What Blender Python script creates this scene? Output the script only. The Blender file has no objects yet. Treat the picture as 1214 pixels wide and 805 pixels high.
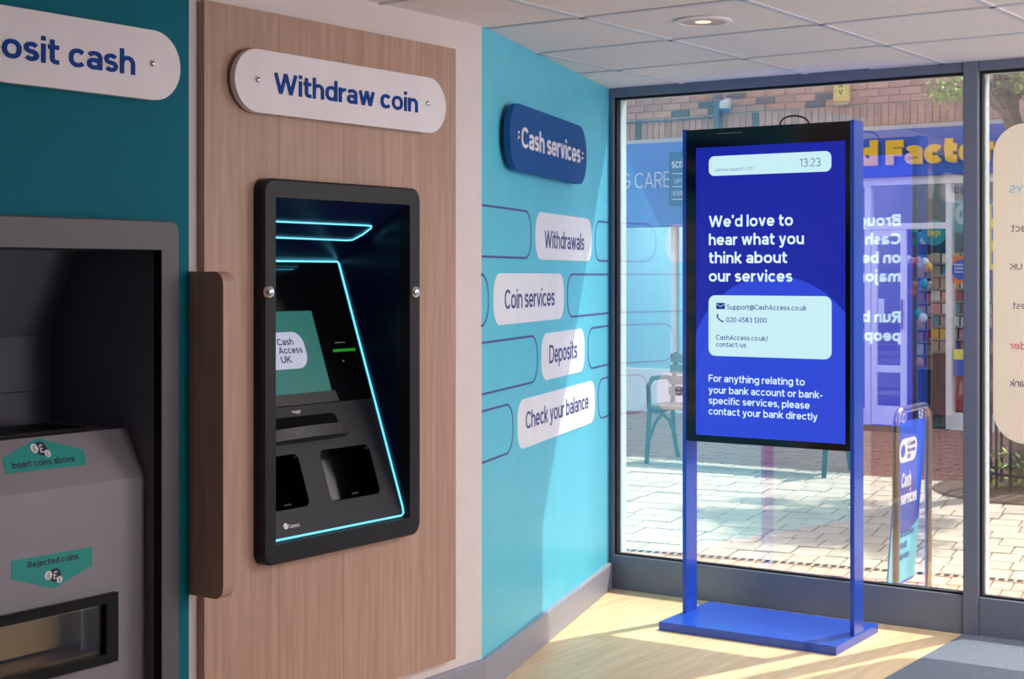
import bpy, bmesh, math, random
from mathutils import Vector, Matrix
random.seed(7)
SC = bpy.context.scene
COL = SC.collection

# ------------------------------------------------------------------ camera
F, CX, HY, EYE = 1800.0, 607.0, 325.0, 1.5        # focal length and horizon in px of a 1214x805 frame
cam = bpy.data.cameras.new('camera'); camo = bpy.data.objects.new('camera', cam); COL.objects.link(camo)
camo.location = (0, 0, EYE); camo.rotation_euler = (math.pi/2, 0, 0)
cam.sensor_width = 36; cam.lens = F/1214*36; cam.shift_y = -(402.5-HY)/1214; cam.clip_end = 200; cam.clip_start = .05
SC.camera = camo
SC.view_settings.view_transform = 'Standard'; SC.view_settings.look = 'None'
SC.view_settings.gamma = 1; SC.view_settings.use_curve_mapping = False
SC.view_settings.exposure = 0.3

# ------------------------------------------------------------------ sky, sun, lights
w = bpy.data.worlds.new('sky'); SC.world = w; w.use_nodes = True
wn = w.node_tree.nodes; wl = w.node_tree.links
bg = wn['Background']; sky = wn.new('ShaderNodeTexSky'); sky.sky_type = 'NISHITA'; sky.sun_disc = False
sky.sun_elevation = math.radians(52); sky.sun_rotation = math.radians(54); sky.dust_density = 2.0; sky.air_density = 1.0
hs = wn.new('ShaderNodeHueSaturation'); hs.inputs['Saturation'].default_value = .55
wl.new(sky.outputs[0], hs.inputs['Color']); wl.new(hs.outputs[0], bg.inputs[0]); bg.inputs[1].default_value = 0.40

SUN_H = Vector((-.81, -.585)); TANE = 1.45
sd = bpy.data.lights.new('sun', 'SUN'); so = bpy.data.objects.new('sun', sd); COL.objects.link(so)
sd.energy = 7.5; sd.angle = math.radians(.8); sd.color = (1, .94, .84)
so.rotation_euler = Vector((SUN_H.x, SUN_H.y, -TANE)).to_track_quat('-Z', 'Y').to_euler(); so.location = (6, 8, 9)

def area(loc, to, size, power, color=(1, .96, .92), spread=math.pi):
    l = bpy.data.lights.new('fill_light', 'AREA'); l.energy = power; l.size = size; l.color = color; l.spread = spread  # unseen fill lights added to brighten the room, no fixtures behind them
    o = bpy.data.objects.new('fill_light', l); COL.objects.link(o); o.location = loc
    o.rotation_euler = (Vector(to)-Vector(loc)).to_track_quat('-Z', 'Y').to_euler(); return o
area((2.7, 4.7, 2.34), (2.4, 4.9, 0), 1.1, 50, (1, .93, .9))
area((3.3, 2.4, 2.34), (3.1, 2.6, 0), 1.1, 12, (1, .9, .87))
area((3.3, 2.0, 1.2), (2.6, 4.2, 2.9), 1.0, 60, (1, .9, .88))  # added fill aimed upward to brighten the ceiling

# ------------------------------------------------------------------ frames (local x along a wall, y into it, z up)
class Fr:
    def __init__(s, o, x):
        s.o = Vector(o[:2]); s.x = Vector(x[:2]).normalized(); s.y = Vector((-s.x.y, s.x.x)); s.ang = math.atan2(s.x.y, s.x.x)
    def w(s, x, y, z=0): p = s.o+s.x*x+s.y*y; return Vector((p.x, p.y, z))
    def l(s, p): d = Vector(p[:2])-s.o; return Vector((d.dot(s.x), d.dot(s.y)))
    def ray(s, px, py):
        d = Vector(((px-CX)/F, 1.0)); e = -s.o
        return (e.dot(s.x), e.dot(s.y), EYE), (d.dot(s.x), d.dot(s.y), (HY-py)/F)
    def P(s, px, py, y=0.0):                       # sight line meets the plane local y = const -> (x, z)
        o, d = s.ray(px, py); t = (y-o[1])/d[1]; return o[0]+d[0]*t, o[2]+d[2]*t
    def PX(s, px, py, x):                          # meets the plane local x = const -> (y, z)
        o, d = s.ray(px, py); t = (x-o[0])/d[0]; return o[1]+d[1]*t, o[2]+d[2]*t
    def PS(s, px, py, a, b):                       # meets the slanted plane through (y,z)=a and b -> (x, z)
        k = (b[0]-a[0])/(b[1]-a[1]); o, d = s.ray(px, py)
        t = (a[0]+k*(o[2]-a[1])-o[1])/(d[1]-k*d[2]); return o[0]+d[0]*t, o[2]+d[2]*t
B = Vector((-.1085, 5.425)); C = Vector((.464, 7.26)); CEIL = 2.383
WL = Fr(B, (1293, 1800)); WE = Fr(B, C-B); WW = Fr(C, (.8346, -.5509)); KF = Fr((.6184, 6.398), (.8346, -.5509))
FF = Fr((1.22, 17.03), (2607, -1800)); WORLD = Fr((0, 0), (1, 0))
LLEN = 7.5; WWID = 6.2
pL = WL.w(-LLEN, 0).xy; pM = WL.w(-LLEN, -7.0).xy; pR = WW.w(WWID, 0).xy
ROOM = [pL, pM, pR, C, B]                          # counter-clockwise

# ------------------------------------------------------------------ materials
def lin(c):
    return tuple(((v/255)/12.92 if v/255 <= .04045 else ((v/255+.055)/1.055)**2.4) for v in c)+(1,)
def mat(name, c, rough=.5, metal=0, var=0.0, scale=8, bump=0, bscale=60, emit=0, rnd=0.0, stretch=None, c2=None, spec=None, coat=0):
    m = bpy.data.materials.new(name); m.use_nodes = True; n = m.node_tree.nodes; l = m.node_tree.links
    b = n['Principled BSDF']; col = lin(c); b.inputs['Base Color'].default_value = col
    b.inputs['Roughness'].default_value = rough; b.inputs['Metallic'].default_value = metal
    if spec is not None: b.inputs['Specular IOR Level'].default_value = spec
    if coat: b.inputs['Coat Weight'].default_value = coat; b.inputs['Coat Roughness'].default_value = .05
    if emit:
        b.inputs['Emission Color'].default_value = col; b.inputs['Emission Strength'].default_value = emit
        b.inputs['Base Color'].default_value = (0.01, .01, .01, 1)
    tc = n.new('ShaderNodeTexCoord'); src = tc.outputs['Object']
    if stretch:
        mp = n.new('ShaderNodeMapping'); mp.inputs['Scale'].default_value = stretch; l.new(src, mp.inputs[0]); src = mp.outputs[0]
        if rnd:
            oi0 = n.new('ShaderNodeObjectInfo'); mu = n.new('ShaderNodeMath'); mu.operation = 'MULTIPLY'; mu.inputs[1].default_value = 37
            l.new(oi0.outputs['Random'], mu.inputs[0]); l.new(mu.outputs[0], mp.inputs['Location'])
    out = None
    if not emit:
        t = n.new('ShaderNodeTexNoise'); t.inputs['Scale'].default_value = scale; t.inputs['Detail'].default_value = 6; l.new(src, t.inputs['Vector'])
        v = var if var else .03
        cr = n.new('ShaderNodeValToRGB'); cr.color_ramp.elements[0].position = .32; cr.color_ramp.elements[1].position = .68
        c2l = lin(c2) if c2 else tuple(x*(1-v) for x in col[:3])+(1,)
        cr.color_ramp.elements[0].color = c2l
        cr.color_ramp.elements[1].color = col if c2 else tuple(min(1, x*(1+v)) for x in col[:3])+(1,)
        l.new(t.outputs['Fac'], cr.inputs[0]); out = cr.outputs[0]
        if rnd:
            oi = n.new('ShaderNodeObjectInfo'); mr = n.new('ShaderNodeMapRange'); mr.inputs['To Min'].default_value = 1-rnd; mr.inputs['To Max'].default_value = 1+rnd
            l.new(oi.outputs['Random'], mr.inputs['Value'])
            hv = n.new('ShaderNodeHueSaturation'); l.new(out, hv.inputs['Color']); l.new(mr.outputs[0], hv.inputs['Value']); out = hv.outputs[0]
        l.new(out, b.inputs['Base Color'])
        if bump:
            t2 = n.new('ShaderNodeTexNoise'); t2.inputs['Scale'].default_value = bscale; t2.inputs['Detail'].default_value = 4; l.new(src, t2.inputs['Vector'])
            bp = n.new('ShaderNodeBump'); bp.inputs['Strength'].default_value = bump; bp.inputs['Distance'].default_value = .01
            l.new(t2.outputs['Fac'], bp.inputs['Height']); l.new(bp.outputs[0], b.inputs['Normal'])
    return m
def glassmat(name, refl, tint=(1, 1, 1)):
    m = bpy.data.materials.new(name); m.use_nodes = True; n = m.node_tree.nodes; l = m.node_tree.links
    n.remove(n['Principled BSDF']); o = n['Material Output']
    tr = n.new('ShaderNodeBsdfTransparent'); tr.inputs[0].default_value = tint+(1,)
    gl = n.new('ShaderNodeBsdfAnisotropic') if False else n.new('ShaderNodeBsdfGlossy'); gl.inputs['Roughness'].default_value = 0.0
    fr = n.new('ShaderNodeLayerWeight'); fr.inputs['Blend'].default_value = .12
    ad = n.new('ShaderNodeMath'); ad.operation = 'ADD'; ad.use_clamp = True; ad.inputs[1].default_value = refl
    l.new(fr.outputs['Fresnel'], ad.inputs[0]); mx = n.new('ShaderNodeMixShader')
    l.new(ad.outputs[0], mx.inputs[0]); l.new(tr.outputs[0], mx.inputs[1]); l.new(gl.outputs[0], mx.inputs[2]); l.new(mx.outputs[0], o.inputs[0])
    return m
M = {}
M['white_wall'] = mat('white_wall', (222, 212, 212), .7, bump=.08, bscale=90)
M['turq_wall'] = mat('turquoise_vinyl', (96, 202, 226), .42, var=.03, bump=.03, bscale=120)
M['teal_panel'] = mat('teal_panel', (0, 104, 122), .65, spec=.15, var=.03)
M['base'] = mat('baseboard_paint', (146, 148, 162), .4)
M['frame'] = mat('anthracite_aluminium', (112, 120, 136), .42, .25, var=.04)
M['frame_out'] = mat('sunlit_outer_frame', (205, 212, 220), .4)  # pale tone puts the sun on the outer faces into the colour
M['gasket'] = mat('black_gasket', (14, 15, 18), .6)
M['glass'] = glassmat('window_glass', .25, (.97, .985, .98))
M['shopglass'] = glassmat('shop_glass', .06, (.9, .93, .95))
M['tile'] = mat('ceiling_tile', (236, 226, 222), .85, var=.03, scale=40, bump=.12, bscale=220, rnd=.02)
M['tbar'] = mat('ceiling_bar', (205, 205, 212), .4)
M['plank'] = mat('oak_floor', (240, 214, 170), .38, scale=5, bump=.05, bscale=30, stretch=(.5, 7, 1), c2=(222, 190, 142), rnd=.04)
M['joint'] = mat('floor_joint', (120, 92, 62), .7)
M['carpet'] = mat('carpet', (112, 122, 136), .95, var=.22, scale=160, bump=.5, bscale=400)
M['wood'] = mat('ash_laminate', (186, 152, 136), .5, scale=6, bump=.04, bscale=20, stretch=(9, 9, .45), c2=(168, 134, 118), rnd=.03)
M['wood_edge'] = mat('wood_edge', (196, 164, 148), .5, scale=6, stretch=(9, 9, .45), c2=(176, 144, 128))
M['sign_white'] = mat('sign_white', (232, 226, 232), .5, spec=.3)
M['blue_text'] = mat('navy_lettering', (6, 64, 148), .6, spec=.15)
M['indigo'] = mat('indigo_print', (52, 62, 128), .5)
M['sign_blue'] = mat('sign_blue', (24, 84, 150), .6, spec=.2)
M['print_white'] = mat('white_print', (232, 236, 242), .5)
M['outline'] = mat('purple_outline', (82, 80, 146), .5)
M['chrome'] = mat('chrome', (225, 225, 230), .12, 1)
M['steel'] = mat('brushed_steel', (150, 140, 132), .25, 1)
M['charcoal'] = mat('charcoal_plastic', (32, 32, 39), .42, spec=.22, var=.05, bump=.04, bscale=300)
M['black'] = mat('black_gloss', (6, 7, 12), .12)
M['black_matt'] = mat('black_matt', (12, 12, 14), .5, spec=.2)
M['navy_gloss'] = mat('navy_gloss', (8, 20, 62), .3)  # dark navy, with the strips' blue glow mixed into the base colour
M['lip'] = mat('tray_lip', (42, 40, 46), .4, spec=.3)
M['led'] = mat('cyan_led', (104, 212, 244), emit=1.35)
M['led2'] = mat('cyan_led_dim', (30, 150, 190), emit=.8)
M['green_led'] = mat('green_led', (20, 140, 25), emit=.7)
M['teal_screen'] = mat('teal_screen', (0, 112, 104), emit=.6)
M['logo_white'] = mat('screen_white', (205, 208, 235), emit=.6)
M['mid_grey'] = mat('mid_grey', (150, 150, 155), .4)
M['scr_text'] = mat('screen_dark_text', (30, 40, 60), .4)
M['silver'] = mat('machine_silver', (138, 134, 142), .42, .35, var=.03)
M['mach_frame'] = mat('machine_frame_grey', (88, 86, 94), .5, .1)
M['mach_in'] = mat('machine_recess_grey', (98, 98, 114), .5, .1)
M['sticker'] = mat('teal_sticker', (0, 150, 142), .5)
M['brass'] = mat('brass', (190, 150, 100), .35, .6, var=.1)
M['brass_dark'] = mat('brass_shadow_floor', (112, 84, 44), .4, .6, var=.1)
M['kiosk'] = mat('blue_powder_coat', (26, 76, 190), .32, .1, var=.02, coat=.4)
M['screen'] = mat('screen_blue', (4, 24, 170), emit=.72)
M['screen2'] = mat('screen_light_blue', (34, 66, 214), emit=.8)
M['street_blue'] = mat('street_screen_blue', (40, 60, 220), emit=1.6)
M['street_txt'] = mat('street_screen_text', (200, 230, 255), emit=2.2)
M['screen_pale'] = mat('screen_pale', (196, 232, 240), emit=.85)
M['screen_txt'] = mat('screen_text_white', (212, 236, 255), emit=.95)
M['screen_navy'] = mat('screen_text_navy', (16, 34, 130), emit=.8)
M['brick'] = mat('red_brick', (200, 152, 136), .9, var=.14, scale=14, bump=.4, bscale=80, rnd=.16)
M['brick_dark'] = mat('blue_brick', (96, 94, 108), .85, var=.1, scale=14, bump=.3, bscale=80, rnd=.1)
M['mortar'] = mat('mortar', (214, 200, 190), .95)
M['fascia1'] = mat('optician_fascia', (86, 124, 216), .4)
M['fascia2'] = mat('card_shop_fascia', (40, 84, 190), .35)
M['proj'] = mat('projecting_sign', (16, 88, 150), .4)
M['yellow'] = mat('yellow_letters', (255, 196, 20), .4)
M['white_paint'] = mat('white_frame_paint', (232, 230, 234), .5)
M['shop_in'] = mat('shop_interior', (120, 116, 122), .8)
M['cyan_haze'] = mat('cyan_haze_wall', (150, 212, 236), .7)  # cyan haze of the window reflection put into the wall colour
M['shop_floor'] = mat('shop_floor', (90, 84, 84), .6)
M['shop_blue'] = mat('shop_dark_blue', (38, 50, 84), .7)
M['paver'] = mat('cream_paver', (174, 166, 152), .85, var=.12, scale=10, bump=.3, bscale=60, rnd=.09)
M['paver_pink'] = mat('pink_paver', (206, 162, 142), .85, var=.1, scale=10, bump=.3, bscale=60, rnd=.08)
M['paver_red'] = mat('red_paver', (170, 118, 104), .85, var=.1, scale=10, bump=.3, bscale=60, rnd=.1)
M['bed'] = mat('sand_bed', (120, 108, 92), .95)
M['drain'] = mat('drain_metal', (170, 160, 150), .5, .3)
M['hole_shade'] = mat('hole_shade_black', (16, 15, 18), .95, spec=.1)  # near-black that paints the shade inside openings
M['bench_wood'] = mat('bench_wood', (92, 70, 58), .6, var=.15)
M['iron'] = mat('cast_iron', (26, 30, 40), .45, .3)
M['bark'] = mat('bark', (128, 112, 98), .9, var=.25, scale=20, bump=.6, bscale=40)
M['leaf'] = mat('young_leaf', (166, 190, 92), .6, var=.2, scale=3)
M['mulch'] = mat('mulch', (90, 72, 64), .95, var=.3, scale=40, bump=.8, bscale=80)
M['cream'] = mat('cream_vinyl', (220, 212, 202), .6)
_n = M['cream'].node_tree; _t = _n.nodes.new('ShaderNodeBsdfTranslucent'); _t.inputs[0].default_value = lin((236, 228, 216)); _m = _n.nodes.new('ShaderNodeMixShader'); _m.inputs[0].default_value = .55
_n.links.new(_n.nodes['Principled BSDF'].outputs[0], _m.inputs[1]); _n.links.new(_t.outputs[0], _m.inputs[2]); _n.links.new(_m.outputs[0], _n.nodes['Material Output'].inputs[0])
M['cream_blue'] = mat('poster_blue_text', (120, 190, 220), .6)
M['cream_dark'] = mat('poster_dark_text', (104, 88, 104), .6)
M['cream_red'] = mat('poster_red_text', (220, 110, 110), .6)
M['alarm'] = mat('alarm_yellow', (238, 196, 104), .45)
M['alarm2'] = mat('alarm_base', (190, 180, 130), .5)
M['pipe'] = mat('drainpipe_grey', (92, 108, 134), .5)
M['cctv_w'] = mat('camera_white', (220, 226, 234), .4)
M['cctv_b'] = mat('camera_blue_dome', (40, 110, 190), .2)
M['aboard_blue'] = mat('pavement_sign_blue', (24, 92, 226), .35)
M['aboard_navy'] = mat('pavement_sign_navy', (30, 66, 180), .35)
M['aboard_cyan'] = mat('pavement_sign_cyan', (90, 214, 240), .35)
M['tube_light'] = mat('tube_light', (240, 240, 255), emit=4)
M['lamp_glow'] = mat('lamp_glow', (255, 214, 170), emit=1.6)
M['lamp_cup'] = mat('lamp_reflector', (225, 190, 160), .35, .3)
M['roof'] = mat('roof_felt', (110, 106, 104), .9)
for k, c in dict(c_green=(60, 170, 120), c_white=(225, 228, 225), c_pink=(225, 150, 165), c_teal=(40, 160, 180), c_tan=(190, 140, 100), c_gold=(225, 180, 70),
                 c_red=(190, 50, 60), c_blue=(50, 90, 190), c_orange=(228, 120, 40), c_lemon=(240, 225, 90)).items(): M[k] = mat('paint_'+k[2:], c, .5)

# ------------------------------------------------------------------ mesh builder
OFF = {}; FRM = {}
class MB:
    def __init__(s): s.bm = bmesh.new()
    def box(s, x0, x1, y0, y1, z0, z1, bev=0, seg=2):
        r = bmesh.ops.create_cube(s.bm, size=1); vs = r['verts']
        for v in vs: v.co = Vector(((x0+x1)/2+v.co.x*(x1-x0), (y0+y1)/2+v.co.y*(y1-y0), (z0+z1)/2+v.co.z*(z1-z0)))
        if bev:
            es = {e for v in vs for e in v.link_edges}
            bmesh.ops.bevel(s.bm, geom=list(es), offset=bev, segments=seg, affect='EDGES', profile=.5)
        return s
    def faces(s, pts, fs):
        vs = [s.bm.verts.new(p) for p in pts]
        for f in fs:
            try: s.bm.faces.new([vs[i] for i in f])
            except ValueError: pass
        return s
    def loft(s, loops, caps=True, closed=True):
        L = [[s.bm.verts.new(p) for p in lp] for lp in loops]; n = len(L[0])
        for a, b in zip(L[:-1], L[1:]):
            for i in range(n if closed else n-1):
                j = (i+1) % n; s.bm.faces.new([a[i], a[j], b[j], b[i]])
        if caps and closed:
            s.bm.faces.new(list(reversed(L[0]))); s.bm.faces.new(L[-1])
        return s
    def plate(s, loop, y0, y1, bev=0):      # 2D loop (x,z) extruded along y from y0 (front) to y1 (back)
        cx = sum(p[0] for p in loop)/len(loop); cz = sum(p[1] for p in loop)/len(loop)
        ls = []
        if bev:
            sh = [(p[0]+(bev if p[0] < cx else -bev)*.999 if abs(p[0]-cx) > bev else p[0], p[1]+(bev if p[1] < cz else -bev) if abs(p[1]-cz) > bev else p[1]) for p in loop]
            ls.append([(p[0], y0, p[1]) for p in sh]); ls.append([(p[0], y0+bev, p[1]) for p in loop])
        else: ls.append([(p[0], y0, p[1]) for p in loop])
        ls.append([(p[0], y1, p[1]) for p in loop]); return s.loft(ls)
    def ring(s, outer, inner, y0, y1, bev=0):
        cx = sum(p[0] for p in outer)/len(outer); cz = sum(p[1] for p in outer)/len(outer); k = lambda p: (p[0]+math.copysign(bev, cx-p[0]), p[1]+math.copysign(bev, cz-p[1]))
        seq = [[(p[0], y1, p[1]) for p in outer], [(p[0], y0+bev, p[1]) for p in outer]]
        if bev: seq.append([(k(p)[0], y0, k(p)[1]) for p in outer])
        seq += [[(p[0], y0, p[1]) for p in inner], [(p[0], y1, p[1]) for p in inner]]
        seq.append(seq[0]); L = [[s.bm.verts.new(p) for p in lp] for lp in seq[:-1]]; L.append(L[0]); n = len(L[0])
        for a, b in zip(L[:-1], L[1:]):
            for i in range(n): s.bm.faces.new([a[i], a[(i+1) % n], b[(i+1) % n], b[i]])
        return s
    def tube(s, pts, r, n=10, closed=False, rs=None):
        pts = [Vector(p) for p in pts]; loops = []; N = len(pts); up = Vector((0, 0, 1)); prev = None
        for i, p in enumerate(pts):
            a = pts[(i-1) % N] if (closed or i > 0) else p; b = pts[(i+1) % N] if (closed or i < N-1) else p
            t = (b-a).normalized()
            if prev is None:
                u = up.cross(t)
                if u.length < .1: u = Vector((1, 0, 0)).cross(t)
            else: u = prev-t*prev.dot(t)
            u.normalize(); prev = u; v = t.cross(u); rr = rs[i] if rs else r
            loops.append([p+u*math.cos(2*math.pi*k/n)*rr+v*math.sin(2*math.pi*k/n)*rr for k in range(n)])
        if closed:
            L = [[s.bm.verts.new(p) for p in lp] for lp in loops]; L.append(L[0])
            for a, b in zip(L[:-1], L[1:]):
                for i in range(n): s.bm.faces.new([a[i], a[(i+1) % n], b[(i+1) % n], b[i]])
            return s
        return s.loft(loops)
    def ball(s, c, r, sc=(1, 1, 1), seg=14):
        q = bmesh.ops.create_uvsphere(s.bm, u_segments=seg, v_segments=max(6, seg//2), radius=r)
        for v in q['verts']: v.co = Vector((v.co.x*sc[0]+c[0], v.co.y*sc[1]+c[1], v.co.z*sc[2]+c[2]))
        return s
    def lathe(s, prof, c=(0, 0, 0), axis='z', n=28):
        loops = []
        for r, h in prof:
            lp = []
            for k in range(n):
                a = 2*math.pi*k/n; x, y = r*math.cos(a), r*math.sin(a)
                lp.append((c[0]+x, c[1]+y, c[2]+h) if axis == 'z' else (c[0]+x, c[1]+h, c[2]+y))
            loops.append(lp)
        return s.loft(loops, caps=True)
    def grid(s, x0, x1, z0, z1, holes, y0, y1):     # slab in xz with rectangular holes
        xs = sorted({x0, x1, *[h[0] for h in holes], *[h[1] for h in holes]}); zs = sorted({z0, z1, *[h[2] for h in holes], *[h[3] for h in holes]})
        xs = [x for x in xs if x0 <= x <= x1]; zs = [z for z in zs if z0 <= z <= z1]
        inh = lambda x, z: any(h[0] < x < h[1] and h[2] < z < h[3] for h in holes)
        for a, b in zip(xs[:-1], xs[1:]):
            run = None
            for c, d in zip(zs[:-1], zs[1:]):
                if inh((a+b)/2, (c+d)/2):
                    if run: s.box(a, b, y0, y1, *run); run = None
                else: run = (run[0], d) if run else (c, d)
            if run: s.box(a, b, y0, y1, *run)
        return s
    def mesh(s, name, m, off=(0, 0, 0), smooth=False):
        off = Vector(off)
        for v in s.bm.verts: v.co -= off
        bmesh.ops.recalc_face_normals(s.bm, faces=s.bm.faces[:])
        me = bpy.data.meshes.new(name); s.bm.to_mesh(me); s.bm.free()
        me.materials.append(M[m] if isinstance(m, str) else m)
        if smooth:
            for p in me.polygons: p.use_smooth = True
            try: me.set_sharp_from_angle(angle=math.radians(35))
            except Exception: pass
        return me
def tag(o, label=None, cat=None, group=None, kind=None):
    if label: o['label'] = label
    if cat: o['category'] = cat
    if group: o['group'] = group
    if kind: o['kind'] = kind
    return o
def thing(name, fr, at, label, cat, group=None, rz=0):
    o = bpy.data.objects.new(name, None); COL.objects.link(o); o.empty_display_size = .1
    o.location = fr.w(*at); o.rotation_euler = (0, 0, fr.ang+rz); OFF[o.name] = Vector(at); FRM[o.name] = fr
    return tag(o, label, cat, group)
def part(name, mb, m, parent, smooth=False, label=None, kind=None):
    off = OFF[parent.name]; o = bpy.data.objects.new(name, mb.mesh(name, m, off, smooth)); COL.objects.link(o)
    o.parent = parent; OFF[o.name] = off; FRM[o.name] = FRM[parent.name]; return tag(o, label, None, None, kind)
def solo(name, fr, mb, m, at=(0, 0, 0), smooth=False, label=None, cat=None, group=None, kind=None):
    o = bpy.data.objects.new(name, mb.mesh(name, m, at, smooth)); COL.objects.link(o)
    o.location = fr.w(*at); o.rotation_euler = (0, 0, fr.ang); OFF[o.name] = Vector(at); FRM[o.name] = fr
    return tag(o, label, cat, group, kind)
def inst(name, me, parent, loc, rot=(0, 0, 0), scale=(1, 1, 1)):
    o = bpy.data.objects.new(name, me); COL.objects.link(o); o.parent = parent; o.location = Vector(loc)-OFF[parent.name]; o.rotation_euler = rot; o.scale = scale
    OFF[o.name] = OFF[parent.name]; return o
def rrect(x0, x1, z0, z1, r, n=8):
    r = min(r, (x1-x0)/2, (z1-z0)/2); out = []
    for cx, cz, a0 in ((x1-r, z1-r, 0), (x0+r, z1-r, 90), (x0+r, z0+r, 180), (x1-r, z0+r, 270)):
        for k in range(n+1):
            a = math.radians(a0+90*k/n); out.append((cx+r*math.cos(a), cz+r*math.sin(a)))
    return out
def circ(x, z, r, n=28): return [(x+r*math.cos(2*math.pi*k/n), z+r*math.sin(2*math.pi*k/n)) for k in range(n)]

# ---- lettering: a geometric stroke alphabet, cap height 1
XH = .75; ASC = 1.04
def arc(cx, cy, rx, ry, a0, a1, n=None, e=2.25):
    n = n or max(4, int(abs(a1-a0)/15)); out = []
    for i in range(n+1):
        a = math.radians(a0+(a1-a0)*i/n); c, s_ = math.cos(a), math.sin(a)
        out.append((cx+rx*math.copysign(abs(c)**(2/e), c), cy+ry*math.copysign(abs(s_)**(2/e), s_)))
    return out
def glyph(ch, t):
    h = t/2; X = XH; c = 'closed'
    O = lambda w, x=0: ('c', arc(x+w/2, X/2, w/2-h, X/2-h, 0, 360)[:-1])
    W = .72
    arch = lambda x0, w: ('o', [(x0+h, 0)]*0+arc(x0+w/2, X-.34, w/2-h, .34-h, 180, 0)+[(x0+w-h, 0)])
    if ch == ' ': return .2, []
    if ch == 'o': return .76, [O(.76)]
    if ch == 'a':
        w = .66; return w, [('o', arc(w/2, X-.26, w/2-h, .26-h, 158, 0)+[(w-h, 0)]), ('c', arc(w/2-.01, .235, w/2-h-.01, .235-h, 0, 360)[:-1])]
    if ch == 'b': return .74, [('o', [(h, 0), (h, ASC)]), O(.74)]
    if ch == 'd': return .74, [('o', [(.74-h, 0), (.74-h, ASC)]), O(.74)]
    if ch == 'p': return .74, [('o', [(h, -.27), (h, X)]), O(.74)]
    if ch == 'q': return .74, [('o', [(.74-h, -.27), (.74-h, X)]), O(.74)]
    if ch == 'g': return .74, [O(.74), ('o', [(.74-h, X), (.74-h, 0)]+arc(.37, -.02, .37-h, .26-h, 0, -155))]
    if ch == 'c': return .68, [('o', arc(.37, X/2, .37-h, X/2-h, 42, 318))]
    if ch == 'e': return .72, [('o', [(h, X/2-.01), (.72-h, X/2-.01)]+arc(.36, X/2, .36-h, X/2-h, 0, 322))]
    if ch == 'f': return .42, [('o', [(.17, 0), (.17, .8)]+arc(.4, .82, .23, ASC-.82-h, 180, 95)), ('o', [(0, X-h), (.42, X-h)])]
    if ch == 't': return .46, [('o', [(.17, .96), (.17, .22)]+arc(.38, .22, .21, .22-h, 180, 270)+[(.45, h)]), ('o', [(0, X-h), (.45, X-h)])]
    if ch == 'h': return .68, [('o', [(h, 0), (h, ASC)]), arch(0, .68)]
    if ch == 'n': return .68, [('o', [(h, 0), (h, X)]), arch(0, .68)]
    if ch == 'm': return 1.1, [('o', [(h, 0), (h, X)]), arch(0, .55+h), arch(.55-h, .55+h)]
    if ch == 'u': return .68, [('o', [(.68-h, 0), (.68-h, X)]), ('o', [(h, X)]+arc(.34, .34, .34-h, .34-h, 180, 360))]
    if ch == 'r': return .42, [('o', [(h, 0), (h, X)]), ('o', arc(.44, X-.36, .44-h, .36-h, 180, 92))]
    if ch == 'i': return t, [('o', [(h, 0), (h, X)]), ('o', [(h, X+.12), (h, X+.12+t*1.05)])]
    if ch == 'j': return t+.1, [('o', [(h+.1, X), (h+.1, -.1)]+arc(-.04, -.1, .14+h, .16-h*.5, 0, -80)), ('o', [(h+.1, X+.12), (h+.1, X+.12+t*1.05)])]
    if ch == 'l': return t, [('o', [(h, 0), (h, ASC)])]
    if ch == 'k': return .66, [('o', [(h, 0), (h, ASC)]), ('o', [(.58, X), (h, .28)]), ('o', [(.24, .42), (.6, 0)])]
    if ch == 's':
        w = .6; r = (X-t)/4; return w, [('o', arc(w/2, X-h-r, w/2-h, r, 28, 270, e=2)+arc(w/2, h+r, w/2-h, r, 90, -152, e=2)[1:])]
    if ch in 'vV': z = X if ch == 'v' else 1; w = .68 if ch == 'v' else .92; return w, [('o', [(h, z), (w/2, h*.4)]), ('o', [(w-h, z), (w/2, h*.4)])]
    if ch in 'wW': z = X if ch == 'w' else 1; w = 1.06 if ch == 'w' else 1.36; return w, [('o', [(h, z), (w*.28, h*.2)]), ('o', [(w/2, z), (w*.28, h*.2)]), ('o', [(w/2, z), (w*.72, h*.2)]), ('o', [(w-h, z), (w*.72, h*.2)])]
    if ch == 'x': return .64, [('o', [(h, X), (.64-h, 0)]), ('o', [(.64-h, X), (h, 0)])]
    if ch == 'y': return .68, [('o', [(h, X), (.35, .02)]), ('o', [(.68-h, X), (.32, -.12), (.24, -.27+h), (.06, -.27+h)])]
    if ch == 'z': return .6, [('o', [(0, X-h), (.6-h, X-h), (h, h), (.6, h)])]
    if ch == 'A': return .92, [('o', [(h, 0), (.46, 1-h*.4)]), ('o', [(.92-h, 0), (.46, 1-h*.4)]), ('o', [(.2, .3), (.72, .3)])]
    if ch == 'B': return .78, [('o', [(h, 0), (h, 1)]), ('o', [(h, 1-h)]+arc(.45, .76, .27-h*.4, .24-h, 90, -90)+[(h, .52)]), ('o', [(h, .52)]+arc(.47, .26, .31-h, .26-h*.7, 90, -90)+[(h, h)])]
    if ch == 'C': return .9, [('o', arc(.5, .5, .5-h, .5-h, 42, 318))]
    if ch == 'G': return .96, [('o', arc(.5, .5, .5-h, .5-h, 42, 345)+[(.94-h, .48), (.52, .48)])]
    if ch == 'D': return .9, [('o', [(h, 0), (h, 1)]), ('o', [(h, 1-h)]+arc(.42, .5, .48-h, .5-h, 90, -90)+[(h, h)])]
    if ch == 'E': return .68, [('o', [(.68, 1-h), (h, 1-h), (h, h), (.68, h)]), ('o', [(h, .51), (.62, .51)])]
    if ch == 'F': return .66, [('o', [(.66, 1-h), (h, 1-h), (h, 0)]), ('o', [(h, .5), (.6, .5)])]
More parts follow.
